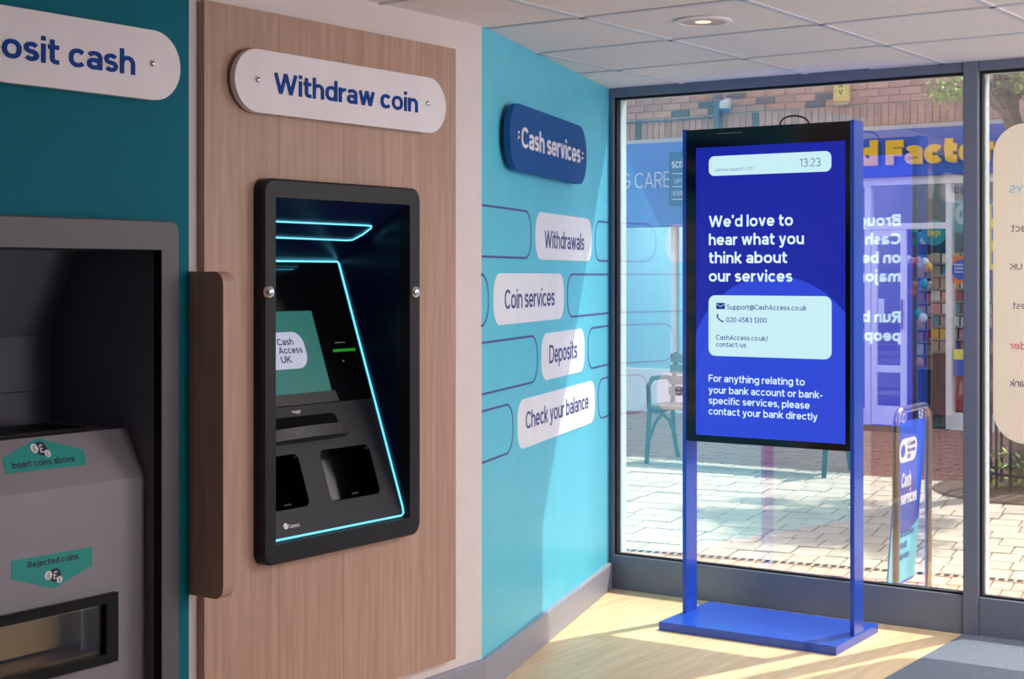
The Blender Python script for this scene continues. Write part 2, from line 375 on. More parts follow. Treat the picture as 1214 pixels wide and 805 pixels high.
    if ch == 'H': return .82, [('o', [(h, 0), (h, 1)]), ('o', [(.82-h, 0), (.82-h, 1)]), ('o', [(h, .51), (.82-h, .51)])]
    if ch == 'I': return t, [('o', [(h, 0), (h, 1)])]
    if ch == 'K': return .82, [('o', [(h, 0), (h, 1)]), ('o', [(.76, 1), (h, .36)]), ('o', [(.32, .58), (.78, 0)])]
    if ch == 'L': return .62, [('o', [(h, 1), (h, h), (.62, h)])]
    if ch == 'N': return .84, [('o', [(h, 0), (h, 1)]), ('o', [(.84-h, 0), (.84-h, 1)]), ('o', [(h, 1-h*.3), (.84-h, h*.3)])]
    if ch == 'O': return 1.0, [('c', arc(.5, .5, .5-h, .5-h, 0, 360)[:-1])]
    if ch in 'PR':
        s = [('o', [(h, 0), (h, 1)]), ('o', [(h, 1-h)]+arc(.46, .71, .32-h, .29-h, 90, -90)+[(h, .42+h)])]
        if ch == 'R': s.append(('o', [(.4, .42), (.7, 0)]))
        return .78, s
    if ch in 'S£':
        if ch == 'S': w = .76; r = (1-t)/4; return w, [('o', arc(w/2, 1-h-r, w/2-h, r, 25, 270, e=2)+arc(w/2, h+r, w/2-h, r, 90, -155, e=2)[1:])]
        return .66, [('o', arc(.38, .74, .22, .26-h, 15, 180)+[(.16, .3), (.06, h), (.64, h)]), ('o', [(.02, .46), (.5, .46)])]
    if ch == 'T': return .8, [('o', [(0, 1-h), (.8, 1-h)]), ('o', [(.4, 1), (.4, 0)])]
    if ch == 'U': return .82, [('o', [(h, 1)]+arc(.41, .41, .41-h, .41-h, 180, 360)+[(.82-h, 1)])]
    if ch == 'Y': return .84, [('o', [(h, 1), (.42, .42), (.42, 0)]), ('o', [(.84-h, 1), (.42, .42)])]
    if ch == '0': return .7, [('c', arc(.35, .5, .35-h, .5-h, 0, 360)[:-1])]
    if ch == '1': return .36, [('o', [(0, .8), (.36-h, 1-h), (.36-h, 0)])]
    if ch == '2': return .66, [('o', arc(.33, .7, .33-h, .3-h, 160, -35)+[(h, h), (.66, h)])]
    if ch == '3': return .66, [('o', arc(.32, .74, .31-h, .26-h, 150, -90)), ('o', arc(.33, .27, .33-h, .27-h*.8, 90, -150))]
    if ch == '4': return .72, [('o', [(.52, 0), (.52, 1-h), (h, .26), (.72, .26)])]
    if ch == '5': return .66, [('o', [(.6, 1-h), (.14, 1-h), (.1, .56)]+arc(.32, .32, .34-h, .32-h, 115, -150))]
    if ch == '8': return .68, [('c', arc(.34, .74, .29-h, .26-h, 0, 360)[:-1]), ('c', arc(.34, .27, .34-h, .27-h, 0, 360)[:-1])]
    if ch == '°': return .26, [('c', arc(.13, .87, .1, .1, 0, 360, 10)[:-1])]
    if ch == '.': return t, [('o', [(h, 0), (h, t*1.1)])]
    if ch == ',': return t, [('o', [(h, t), (h*.6, -.14)])]
    if ch == "'": return t, [('o', [(h, 1.04), (h*.8, .76)])]
    if ch == '-': return .4, [('o', [(.03, .36), (.37, .36)])]
    if ch == ':': return t, [('o', [(h, .08), (h, .08+t*1.1)]), ('o', [(h, .6), (h, .6+t*1.1)])]
    if ch == '/': return .44, [('o', [(.03, -.08), (.4, 1.05)])]
    if ch == '@': return 1.0, [('c', arc(.5, .38, .2, .22, 0, 360)[:-1]), ('o', [(.7, .6), (.7, .26), (.84, .2)]+arc(.5, .38, .45, .48, -18, 310))]
    return .4, [('o', [(h, 0), (h, .6)])]
def glyphs(s, bold=0.0, ext=0.0, gap=None):
    t = .085+4.6*bold; vs = []; fs = []; x = 0; lay = []; g = (.1+.05*(.2-t)/.1) if gap is None else gap
    for ch in s:
        adv, strokes = glyph(ch, t)
        for kind, pts in strokes:
            lay.append(1)
            if len(lay) > 7: del lay[:7]
            P_ = [pts[0]]
            for p in pts[1:]:
                if abs(p[0]-P_[-1][0])+abs(p[1]-P_[-1][1]) > 1e-4: P_.append(p)
            n = len(P_); b0 = len(vs)
            for i, p in enumerate(P_):
                cl = kind == 'c'
                a = Vector(P_[(i-1) % n] if (cl or i > 0) else p); b = Vector(P_[(i+1) % n] if (cl or i < n-1) else p); q = Vector(p)
                d1 = (q-a).normalized() if (q-a).length > 1e-6 else (b-q).normalized(); d2 = (b-q).normalized() if (b-q).length > 1e-6 else d1
                m = (d1+d2); m = m.normalized() if m.length > .2 else d1
                k = t/2/max(.55, m.dot(d1)); nn = Vector((-m.y, m.x))*k
                for sgn, zz in ((-1, .5), (1, .5), (1, -.5), (-1, -.5)): vs.append(Vector((x+p[0]+nn.x*sgn, p[1]+nn.y*sgn, zz+(.035*(len(lay)) if zz > 0 else 0))))
            for i in range(n if kind == 'c' else n-1):
                j = (i+1) % n
                for e in range(4): fs.append((b0+i*4+e, b0+i*4+(e+1) % 4, b0+j*4+(e+1) % 4, b0+j*4+e))
            if kind != 'c': fs.append((b0, b0+1, b0+2, b0+3)); e = b0+(n-1)*4; fs.append((e+3, e+2, e+1, e))
        x += adv+g
    return vs, fs
CAPH = 1.0
def wid(s, bold=0): vs = glyphs(s, bold)[0]; return min(v.x for v in vs), max(v.x for v in vs)
def letters(s, x0, x1, zb, cap, y, m, parent, bold=.01, deep=.002, mirror=False, fn=None, name='lettering'):
    vs, fs = glyphs(s, bold, .5); a = min(v.x for v in vs); b = max(v.x for v in vs); sx = (x1-x0)/(b-a); sz = cap/CAPH
    mb = MB(); pts = []
    for v in vs:
        x = (v.x-a)*sx; x = x1-x if mirror else x0+x; z = zb+v.y*sz; d = deep*(v.z+.5)   # d: stands proud of the surface
        pts.append(fn(x, z, d) if fn else (x, y-d, z))
    mb.faces(pts, fs); return part(name, mb, m, parent)
def TX(fr, s, pl, pr, pb, pt, y, m, parent, **k):     # letters between sight lines pl..pr, baseline pb and cap top pt at the left end
    x0, zb = fr.P(pl, pb, y); x1, _ = fr.P(pr, pb, y); _, zt = fr.P(pl, pt, y); return letters(s, x0, x1, zb, zt-zb, y, m, parent, **k)

def clip(poly, conv):                                  # clip polygon by convex CCW polygon
    out = [Vector(p) for p in poly]
    for i in range(len(conv)):
        a = Vector(conv[i]); b = Vector(conv[(i+1) % len(conv)]); e = b-a; src = out; out = []
        if not src: return []
        sd_ = [e.x*(p.y-a.y)-e.y*(p.x-a.x) for p in src]
        for j in range(len(src)):
            k = (j+1) % len(src); p, q = src[j], src[k]
            if sd_[j] >= 0: out.append(p)
            if (sd_[j] > 1e-9) != (sd_[k] > 1e-9) and abs(sd_[j]-sd_[k]) > 1e-12:
                t = sd_[j]/(sd_[j]-sd_[k]); out.append(p+(q-p)*t)
    return out
def parea(p): return abs(sum(p[i].x*p[(i+1) % len(p)].y-p[(i+1) % len(p)].x*p[i].y for i in range(len(p))))/2 if len(p) > 2 else 0
def slab(mb, poly, z0, z1):
    L = [[(p[0], p[1], z) for p in poly] for z in (z0, z1)]; return mb.loft(L)
def shrink(p, d):
    c = sum(p, Vector((0, 0)))/len(p); return [q+(c-q).normalized()*min(d*1.4, (c-q).length*.4) for q in p]
def uniq(p):
    o = []
    for q in p:
        if not o or (q-o[-1]).length > 1e-4: o.append(q)
    if len(o) > 1 and (o[0]-o[-1]).length < 1e-4: o.pop()
    return o

# ================================================================== ROOM SHELL
fl = solo('floor', WORLD, slab(MB(), ROOM, -.06, -.004), 'joint', kind='structure')
carpA = Vector((1.883, 6.323)); dcar = WL.x
lC = WL.l(carpA)                                       # carpet edge line: local y = lC.y, carpet on the outward (-y) side
woodzone = [p for p in clip(ROOM, [WL.w(-20, lC.y).xy, WL.w(20, lC.y).xy, WL.w(20, 20).xy, WL.w(-20, 20).xy])]
carpzone = [p for p in clip(ROOM, [WL.w(20, lC.y).xy, WL.w(-20, lC.y).xy, WL.w(-20, -20).xy, WL.w(20, -20).xy])]
PLW, PLL = .19, 1.25; k = 0
yy = lC.y
while yy < 1.3:
    xx = -9-random.random()*PLL
    while xx < 4:
        q = clip(woodzone, [WL.w(xx, yy).xy, WL.w(xx+PLL, yy).xy, WL.w(xx+PLL, yy+PLW).xy, WL.w(xx, yy+PLW).xy])
        q = uniq(q)
        if parea(q) > .002:
            q2 = [q_ for q_ in shrink(q, .0006)]
            loc = [WL.l(v) for v in q2]; o_ = WL.l(sum(q, Vector((0, 0)))/len(q))
            me = slab(MB(), [(v.x-o_.x, v.y-o_.y) for v in loc], -.004, 0).mesh('plank', 'plank')
            o = bpy.data.objects.new('plank', me); COL.objects.link(o); o.parent = fl; o.location = WL.w(o_.x, o_.y, 0); o.rotation_euler = (0, 0, WL.ang)
        xx += PLL
    yy += PLW
solo('carpet', WORLD, slab(MB(), carpzone, -.004, .004), 'carpet', at=(2.5, 2.5, -.004), label='grey blue entrance carpet laid beside the oak floor', cat='carpet')

ce = solo('ceiling', WORLD, slab(MB(), ROOM, CEIL+.014, CEIL+.09), 'mid_grey', kind='structure')
G0 = WL.l((.956, 6.233)); TP = .61
for i in range(-14, 4):
    for j in range(-3, 14):
        x0 = G0.x+i*TP; y0 = G0.y-j*TP
        q = uniq(clip(ROOM, [WL.w(x0+.012, y0+.012).xy, WL.w(x0+TP-.012, y0+.012).xy, WL.w(x0+TP-.012, y0+TP-.012).xy, WL.w(x0+.012, y0+TP-.012).xy]))
        if parea(q) < .003: continue
        o_ = WL.l(sum(q, Vector((0, 0)))/len(q)); loc = [WL.l(v) for v in q]
        holes_ = None
        o = bpy.data.objects.new('ceiling_tile', slab(MB(), [(v.x-o_.x, v.y-o_.y) for v in loc], .004, .014).mesh('ceiling_tile', 'tile')); COL.objects.link(o)
        o.parent = ce; o.location = WL.w(o_.x, o_.y, CEIL); o.rotation_euler = (0, 0, WL.ang)
def gridbar(a, b):
    n = (b-a).normalized(); p = Vector((-n.y, n.x))*.012
    q = uniq(clip(ROOM, [a-p, b-p, b+p, a+p]))
    if parea(q) > .001:
        o = bpy.data.objects.new('grid_bar', slab(MB(), q, CEIL-.0005, CEIL+.014).mesh('grid_bar', 'tbar')); COL.objects.link(o); o.parent = ce
for i in range(-14, 5): gridbar(WL.w(G0.x+i*TP, -10).xy, WL.w(G0.x+i*TP, 4).xy)
for j in range(-3, 15): gridbar(WL.w(-10, G0.y-j*TP).xy, WL.w(5, G0.y-j*TP).xy)

# --- machine openings in the left wall
# deposit machine
DY = -.06
d_xr = WL.P(192, 400, DY)[0]; d_zt = WL.P(192, 296, DY)[1]; d_xl = d_xr-.62; d_zb = .22
d_xo = WL.P(213, 400, DY)[0]; d_zo = WL.P(205, 262, DY)[1]
# withdrawal machine
AY = -.072
a_xl = WL.P(327, 400, AY)[0]; a_xr, a_zt = WL.P(486, 243, AY); a_zb = WL.P(484, 614, AY)[1]
a_ol = WL.P(313, 400, AY)[0]; a_or = WL.P(499, 400, AY)[0]; a_zt2 = WL.P(487, 223, AY)[1]; a_zb2 = WL.P(485, 635.5, AY)[1]
HD = (d_xl-.005, d_xr+.005, d_zb, d_zt+.005); HA = (a_xl-.012, a_xr+.006, a_zb-.01, a_zt+.006)
wl_ = solo('wall_left', WL, MB().grid(-LLEN-.1, 0, 0, CEIL+.05, [HD, HA], 0, .12), 'white_wall', kind='structure')
we_ = solo('wall_end', WE, MB().box(0, (C-B).length+.1, 0, .1, 0, CEIL+.05), 'turq_wall', kind='structure')
def wallbox(a, b, name):
    f = Fr(a, b-a); solo(name, f, MB().box(-.1, (b-a).length+.1, -.1, 0, 0, CEIL+.05), 'white_wall', kind='structure')
wallbox(pL, pM, 'wall_near'); wallbox(pM, pR, 'wall_right')
BH = .125
def baseb(fr, x0, x1, name):
    prof = [(0, 0), (-.018, 0), (-.018, BH-.008), (-.013, BH-.001), (-.006, BH), (0, BH)]
    solo(name, fr, MB().loft([[(x, p[0], p[1]) for p in prof] for x in (x0, x1)]), 'base', kind='structure')
baseb(WL, -LLEN, .003, 'baseboard_left'); baseb(WE, -.003, (C-B).length-.01, 'baseboard_end')

# --- pills printed on the end wall
ELEN = (C-B).length
ROWS = [(1.563, 1.747), (1.315, 1.499), (1.070, 1.254), (.825, 1.009)]
def pill(row, pl, pr):
    x0 = WE.P(pl, 350)[0]; x1 = WE.P(pr, 350)[0]; z0, z1 = ROWS[row]
    return part('printed_pill', MB().plate(rrect(x0, x1, z0-.004, z1+.004, .075), -.002, 0), 'print_white', we_, label='white printed pill')
def outline(row, pl, pr):
    z0, z1 = ROWS[row]; r = .08; wd = .0042; pts = []
    x0 = WE.P(pl, 350)[0] if pl else None; x1 = WE.P(pr, 350)[0] if pr else None
    if x0 is None:
        pts = [(0.001, z0)]+[(x1-r+r*math.sin(math.radians(a)), z0+r-r*math.cos(math.radians(a))) for a in range(0, 91, 10)] + \
              [(x1-r+r*math.cos(math.radians(a)), z1-r+r*math.sin(math.radians(a))) for a in range(0, 91, 10)]+[(0.001, z1)]
    else:
        e = ELEN-.012
        pts = [(e, z0)]+[(x0+r-r*math.sin(math.radians(a)), z0+r-r*math.cos(math.radians(a))) for a in range(0, 91, 10)] + \
              [(x0+r-r*math.cos(math.radians(a)), z1-r+r*math.sin(math.radians(a))) for a in range(0, 91, 10)]+[(e, z1)]
    mb = MB(); lo = []
    for i, p in enumerate(pts):
        a = Vector(pts[max(0, i-1)]); b = Vector(pts[min(len(pts)-1, i+1)]); t = (b-a)
        if t.length < 1e-6: t = Vector((1, 0))
        t.normalize(); n = Vector((-t.y, t.x))*wd; p = Vector(p)
        lo.append([(p.x-n.x, -.0012, p.y-n.y), (p.x+n.x, -.0012, p.y+n.y), (p.x+n.x, 0, p.y+n.y), (p.x-n.x, 0, p.y-n.y)])
    mb.loft(lo); part('pill_outline', mb, 'outline', we_, label='thin purple outline of a pill')
for r_, pr in ((0, 629.5), (1, 578.8), (2, 637), (3, 608)): outline(r_, None, pr)
for r_, pl in ((0, 705.5), (1, 672.5), (2, 697), (3, 709)): outline(r_, pl, None)
for r_, a, b, s, tl, tr, tb, tt in ((0, 634.5, 701, 'Withdrawals', 645.7, 692.3, 294, 273.2), (1, 584.5, 668, 'Coin services', 598.4, 657.3, 366.5, 343.4),
                                    (2, 641.5, 692.6, 'Deposits', 651.3, 684, 431, 409.3), (3, 613, 705, 'Check your balance', 623.4, 697.3, 509, 488.5)):
    p = pill(r_, a, b); TX(WE, s, tl, tr, tb, tt, -.002, 'indigo', p, bold=.012, deep=.001)

# ================================================================== WINDOW WALL
w_m = WW.P(1143, 400, 0)[0]; mull = WW.P(1160, 400, 0)[0]-w_m
SILL = .16; HEAD = CEIL-.04
mulls = [w_m, w_m+1.74, w_m+3.3]
edges = [0.0]+mulls+[WWID]
for i in range(4):
    a = edges[i]+(.022 if i == 0 else mull); b = edges[i+1]
    wo = thing('window_%d' % (i+1), WW, ((a+b)/2, 0, 0), None, None); wo['kind'] = 'structure'
    part('sill_panel', MB().box(a, b, .0, .05, 0, SILL, .003), 'frame', wo)
    part('head_bar', MB().box(a, b, .0, .05, HEAD, CEIL+.03, .003), 'frame', wo)
    part('gasket', MB().ring([(a, SILL), (b, SILL), (b, HEAD), (a, HEAD)], [(a+.01, SILL+.008), (b-.01, SILL+.008), (b-.01, HEAD-.01), (a+.01, HEAD-.01)], .02, .05), 'gasket', wo)
    part('outer_frame', MB().ring([(a-.005, SILL-.02), (b+.005, SILL-.02), (b+.005, HEAD+.02), (a-.005, HEAD+.02)], [(a+.016, SILL-.006), (b-.016, SILL-.006), (b-.016, HEAD-.006), (a+.016, HEAD-.006)], .05, .1), 'frame_out', wo)
    part('pane', MB().box(a+.006, b-.006, .034, .04, SILL+.004, HEAD-.004), 'glass', wo)
    part('plinth', MB().box(a-.01, b+.01, .0501, .1, -.02, SILL-.02), 'frame', wo)
tr_ = solo('trim_1', WW, MB().box(0, .022, 0, .05, 0, CEIL+.03, .002), 'frame', kind='structure')
for i, m_ in enumerate(mulls+[WWID]): solo('trim_%d' % (i+2), WW, MB().box(m_, m_+mull, -.012, .05, 0, CEIL+.03, .002), 'frame', kind='structure')
# wall above the window outside and roof of the building we stand in
solo('wall_front', WW, MB().box(-.6, WWID+.6, .02, .14, CEIL+.031, 3.3), 'mid_grey', kind='structure')
solo('trim_9', WW, MB().box(-.7, 0, .0, .14, -.02, CEIL+.03), 'frame', kind='structure')
rp = [Vector(p) for p in ROOM]; solo('roof', WORLD, slab(MB(), rp, CEIL+.1, CEIL+.3), 'roof', kind='structure')

# --- cream opening-times panel stuck on the second pane (read from the street)
px0 = WW.P(1177.5, 300, .034)[0]; pz1 = WW.P(1177.5, 137.5, .034)[1]; pz0 = WW.P(1177.5, 536, .034)[1]; px1 = px0+1.0
pz1 = 1.5+(325-140)/1800*6.02; pz0 = 1.5-(533-325)/1800*6.02
po = thing('window_poster', WW, ((px0+px1)/2, .032, pz0), 'large cream rounded information panel stuck on the right window pane, its lettering mirrored', 'poster')
part('sheet', MB().plate(rrect(px0, px1, pz0, pz1, .13, 10), .031, .0335), 'cream', po)
for s, pl, pr, py, ph, m_ in (('AYS', 1197, 1222, 229, 9, 'cream_blue'), ('ect', 1199, 1216, 275, 9, 'cream_dark'), ('C UK', 1197, 1223, 320, 7.5, 'cream_dark'),
                              ('est', 1200.5, 1216, 366, 8, 'cream_dark'), ('der', 1197, 1217, 414, 9, 'cream_red'), ('Bank', 1197, 1221, 458, 8.5, 'cream_dark')):
    TX(WW, s, pl, pr, py, py-ph, .031, m_, po, mirror=True, bold=.01, deep=.0006)

# ================================================================== LEFT WALL PANELS
PY = -.03
tp_x1 = WL.P(224, 300, PY)[0]
tp = thing('teal_backboard', WL, (tp_x1-.6, 0, .16), 'dark teal wall board behind the coin deposit machine', 'panel')
part('board', MB().grid(tp_x1-1.25, tp_x1, .16, 2.272, [HD], PY, 0), 'teal_panel', tp)
wx0 = WL.P(242.3, 300, PY)[0]; wx1 = WL.P(540.6, 300, PY)[0]; WZ0, WZ1 = .168, 2.279
wp = thing('wood_backboard', WL, ((wx0+wx1)/2, 0, WZ0), 'tall pale wood wall board behind the coin withdrawal machine', 'panel')
part('backing', MB().grid(wx0+.002, wx1-.002, WZ0+.002, WZ1-.002, [HA], -.012, 0), 'wood_edge', wp)
seams = [wx0]+[WL.P(p, 300, PY)[0] for p in (331, 407.5, 455, 499)]+[wx1]
for a, b in zip(seams[:-1], seams[1:]):
    a_, b_ = (a+.0005 if a > wx0 else a), b-.0005
    if a_ > HA[0] and b_ < HA[1]:
        part('board', MB().box(a_, b_, PY, -.012, WZ0, HA[2]), 'wood', wp); part('board', MB().box(a_, b_, PY, -.012, HA[3], WZ1), 'wood', wp)
    else: part('board', MB().grid(a_, b_, WZ0, WZ1, [HA], PY, -.012), 'wood', wp)
# wooden privacy screen
fx0 = tp_x1+.002; fx1 = fx0+.043
z_t = 1.507; z_b = .60; FD = .165
loop = [(-.0, z_b), ]; r = .035
sec = [(0, z_b)]+[(-FD+r-r*math.sin(math.radians(a)), z_b+r-r*math.cos(math.radians(a))) for a in range(0, 91, 15)]+[(-FD+r-r*math.cos(math.radians(a)), z_t-r+r*math.sin(math.radians(a))) for a in range(0, 91, 15)]+[(0, z_t)]
ps = thing('privacy_screen', WL, ((fx0+fx1)/2, 0, z_b), 'short projecting wood fin with rounded corners between the two machines', 'divider')
part('panel', MB().loft([[(x, p[0], p[1]) for p in sec] for x in (fx0, fx1)]), 'wood', ps)

def stud(fr, px, py, y, parent, r=.009, name='fixing_stud'):
    x, z = fr.P(px, py, y); part(name, MB().lathe([(r, 0), (r, -.004), (r*.7, -.007), (r*.2, -.0085)], (x, y, z), 'y', 16), 'chrome', parent, smooth=True)
# withdraw sign
SY = -.062
sx0 = WL.P(278.5, 95, SY)[0]; sx1 = WL.P(528.7, 115, SY)[0]; sz1 = WL.P(303, 57.5, SY)[1]; sz0 = WL.P(300, 132.4, SY)[1]
s1 = thing('hung_sign', WL, ((sx0+sx1)/2, PY, sz0), 'white pill shaped sign reading Withdraw coin on the wood board', 'sign')
part('plate', MB().plate(rrect(sx0, sx1, sz0, sz1, 1, 14), SY, SY+.02), 'sign_white', s1)
part('spacer', MB().plate(rrect(sx0+.06, sx1-.06, sz0+.06, sz1-.06, .02), SY+.02, PY), 'black_matt', s1)
TX(WL, 'Withdraw coin', 325, 494.7, 110.5, 86, SY, 'blue_text', s1, bold=.018, deep=.003)
stud(WL, 305.6, 94.6, SY, s1); stud(WL, 506.8, 122.7, SY, s1)
# deposit sign
dx1 = WL.P(213.9, 75, SY)[0]; dz1 = WL.P(100, 22, SY)[1]; dz0 = WL.P(100, 108.5, SY)[1]; dx0 = dx1-(sx1-sx0)
s2 = thing('hung_sign', WL, ((dx0+dx1)/2, PY, dz0), 'white pill shaped sign reading Deposit cash on the teal board, cut by the frame', 'sign')
part('plate', MB().plate(rrect(dx0, dx1, dz0, dz1, 1, 14), SY, SY+.02), 'sign_white', s2)
part('spacer', MB().plate(rrect(dx0+.06, dx1-.06, dz0+.06, dz1-.06, .02), SY+.02, PY), 'black_matt', s2)
wsub = wid('osit cash', .018); wfull = wid('Deposit cash', .018)
xa, zb_ = WL.P(2.5, 67.8, SY); xb = WL.P(159.5, 80, SY)[0]; cap = WL.P(2.5, 67.8-31, SY)[1]-zb_
letters('Deposit cash', xb-(xb-xa)*(wfull[1]-wfull[0])/(wsub[1]-wsub[0]), xb, zb_, cap, SY, 'blue_text', s2, bold=.018, deep=.003)
stud(WL, 180.5, 75.5, SY, s2)
# cash services sign on the end wall
EY = -.045
ex0 = WE.P(604.5, 160, EY)[0]; ex1 = WE.P(695.5, 180, EY)[0]; ez1 = WE.P(612, 121.4, EY)[1]; ez0 = WE.P(612, 201.5, EY)[1]
s3 = thing('hung_sign', WE, ((ex0+ex1)/2, 0, ez0), 'navy blue pill shaped sign reading Cash services on the turquoise wall', 'sign')
part('plate', MB().plate(rrect(ex0, ex1, ez0, ez1, .12, 12), EY, EY+.025), 'sign_blue', s3)
part('spacer', MB().plate(rrect(ex0+.08, ex1-.08, ez0+.05, ez1-.05, .02), EY+.025, 0), 'black_matt', s3)
TX(WE, 'Cash services', 617.8, 687.5, 174.7, 149.7, EY, 'sign_white', s3, bold=.018, deep=.003)
for a, b in ((613.6, 156.8), (613.6, 162.4), (689.6, 181.8), (689.6, 187.5)): stud(WE, a, b, EY, s3, .007)

# ================================================================== COIN WITHDRAWAL MACHINE
am = thing('coin_withdrawal_machine', WL, ((a_xl+a_xr)/2, PY, a_zb2), 'black framed coin withdrawal machine with cyan light strips, recessed in the wood board', 'cash machine')
outer = rrect(a_ol, a_or, a_zb2, a_zt2, .038, 8); inner = rrect(a_xl, a_xr, a_zb, a_zt, .002, 8)
part('bezel', MB().ring(outer, inner, AY, PY, .006), 'charcoal', am, smooth=True)
yb, zb = WL.PX(401.5, 309, a_xr); yf, zf = WL.PX(481, 612.5, a_xr)
FA, FB = (yf, zf), (yb, zb); kf = (FB[0]-FA[0])/(FB[1]-FA[1]); SL = math.sqrt(1+kf*kf)
fy = lambda z: FA[0]+kf*(z-FA[1])
def onf(x, z, d): return (x, fy(z)-d/SL, z+d*kf/SL)            # point d proud of the slanted fascia
def fpl(px, py, d=0): return WL.PS(px, py, (FA[0]-d*SL, FA[1]), (FB[0]-d*SL, FB[1]))
zs = fpl(360, 480)[1]                                          # joint between glossy upper and matt lower fascia
T_ = .012
XL = a_xl-.0045
def fplate(name, loop, d0, d1, m_, parent, label=None, smooth=False):
    return part(name, MB().loft([[onf(p[0], p[1], d1) for p in loop], [onf(p[0], p[1], d0) for p in loop]]), m_, parent, label=label, smooth=smooth)
fplate('upper_fascia', [(XL, zs), (a_xr, zs), (a_xr, zb), (XL, zb)], -.012, 0, 'black', am)
# lower fascia with two openings
c1 = [fpl(p, q) for p, q in ((379, 532), (437, 528), (451.5, 586), (391, 594))]
c2 = [fpl(p, q) for p, q in ((330, 539), (353, 538), (366.5, 597), (331, 603))]
def bbx(c): return (sum(sorted(p[0] for p in c)[:2])/2, sum(sorted(p[0] for p in c)[2:])/2, sum(sorted(p[1] for p in c)[:2])/2, sum(sorted(p[1] for p in c)[2:])/2)
r1 = bbx(c1); r2 = (r1[0]-.045-(r1[1]-r1[0]), r1[0]-.045, r1[2], r1[3])
r2 = (max(r2[0], XL+.004), bbx(c2)[1], r1[2], r1[3])
mbf = MB()
xs = [XL, r2[0], r2[1], r1[0], r1[1], a_xr]; zz = [zf-.004, r1[2], r1[3], zs-.001]
for i in range(5):
    for j in range(3):
        if j == 1 and i in (1, 3): continue
        q = [(xs[i], zz[j]), (xs[i+1], zz[j]), (xs[i+1], zz[j+1]), (xs[i], zz[j+1])]
        mbf.loft([[onf(a, b, 0) for a, b in q], [onf(a, b, -.012) for a, b in q]])
bmesh.ops.remove_doubles(mbf.bm, verts=mbf.bm.verts[:], dist=1e-6)
part('lower_fascia', mbf, 'charcoal', am)
for rr in (r1, r2):
    lo = rrect(rr[0], rr[1], rr[2], rr[3], .02, 5); li = rrect(rr[0]+.004, rr[1]-.004, rr[2]+.004, rr[3]-.004, .02, 5)
    mb = MB(); sq = []
    n_ = 6
    corner = [(rr[1], rr[3]), (rr[0], rr[3]), (rr[0], rr[2]), (rr[1], rr[2])]
    co = [corner[i//n_] for i in range(len(lo))]
    part('cup_rim', MB().loft([[onf(a, b, .0004) for a, b in co], [onf(a, b, .001) for a, b in lo]], caps=False), 'charcoal', am)
    seq = [[onf(a, b, .001) for a, b in lo], [onf(a, b, -.01) for a, b in li], [(a, fy(b)+.09, b-.02) for a, b in li]]
    mb.loft(seq, caps=False); mb.faces([(a, fy(b)+.09, b-.02) for a, b in li], [tuple(range(len(li)))])
    cup = part('dispense_cup', mb, 'black', am)
    xm = (rr[0]+rr[1])/2; zl = rr[2]+.012
    letters('oooo', xm-.015, xm+.015, zl, .005, 0, 'mid_grey', cup, fn=lambda x, z, d: onf(x, z, -.002-d*.2), bold=0, name='coin_mark')
qs = [(r1[0]+.008, (r1[2]+r1[3])/2-.008), (r1[0]+.035, (r1[2]+r1[3])/2-.008), (r1[0]+.035, (r1[2]+r1[3])/2+.012), (r1[0]+.008, (r1[2]+r1[3])/2+.012)]
part('cup_reflection', MB().loft([[onf(x, z, -.045) for x, z in qs], [onf(x, z, -.07) for x, z in qs]]), 'brass', am)  # tan block painted in as the light reflection inside the cup
# screen, bezel strip
sxr = (fpl(375, 369)[0]+fpl(386, 462)[0])/2; szt = fpl(350, 369)[1]; szb = fpl(350, 467)[1]
sc_ = fplate('screen', [(XL+.004, szb), (sxr, szb), (sxr, szt), (XL+.004, szt)], 0, .002, 'teal_screen', am)
lx1 = fpl(363, 420)[0]; lz1 = fpl(340, 394)[1]; lz0 = fpl(340, 438)[1]
lg = fplate('logo_badge', rrect(XL+.006, lx1, lz0, lz1, .045, 8), .002, .0026, 'logo_white', sc_)
for s, a, b, y0, y1 in (('Cash', 328.5, 348, 410, 402), ('Access', 330.5, 359, 420, 412), ('UK', 333.5, 346, 431, 423)):
    x0, z0 = fpl(a, y0); x1 = fpl(b, y0)[0]; z1 = fpl(a, y1)[1]
    letters(s, x0, x1, z0, z1-z0, 0, 'scr_text', sc_, bold=.02, fn=lambda x, z, d: onf(x, z, .0028+d*.1))
bz = [fpl(327, 483)[1], fpl(327, 469)[1]]
fplate('screen_bezel', [(XL, zs+.0), (sxr+.012, zs+.0), (sxr+.006, szb-.002), (XL, szb-.002)], 0, .012, 'lip', am)
# green card slot
gx0, gz = fpl(394.5, 416); gx1 = fpl(421, 416)[0]
fplate('card_slot', rrect(gx0, gx1, gz-.004, gz+.004, .004, 3), 0, .004, 'green_led', am)
ix0, iz = fpl(397, 407); ix1 = fpl(409, 407)[0]
fplate('card_mark', rrect(ix0, ix1, iz, iz+.003, .001, 2), 0, .001, 'mid_grey', am)
ix0, iz = fpl(407, 428); fplate('contactless_mark', circ(ix0, iz, .004, 10), 0, .001, 'mid_grey', am)
ix0, iz = fpl(345, 489); ix1 = fpl(357, 489)[0]
fplate('hand_mark', [(ix0, iz+.004), (ix1, iz+.004), (ix1-.004, iz-.004), (ix1-.012, iz-.007), (ix0+.006, iz-.002)], 0, .001, 'mid_grey', am)
ix0, iz = fpl(338.5, 624)
fplate('maker_badge', circ(ix0, iz, .009, 18), 0, .0015, 'sign_white', am)
x0, z0 = fpl(342.5, 626.5); x1 = fpl(355.5, 624)[0]
letters('Cennox', x0, x1, z0, .011, 0, 'sign_white', am, bold=.015, fn=lambda x, z, d: onf(x, z, d*.3))
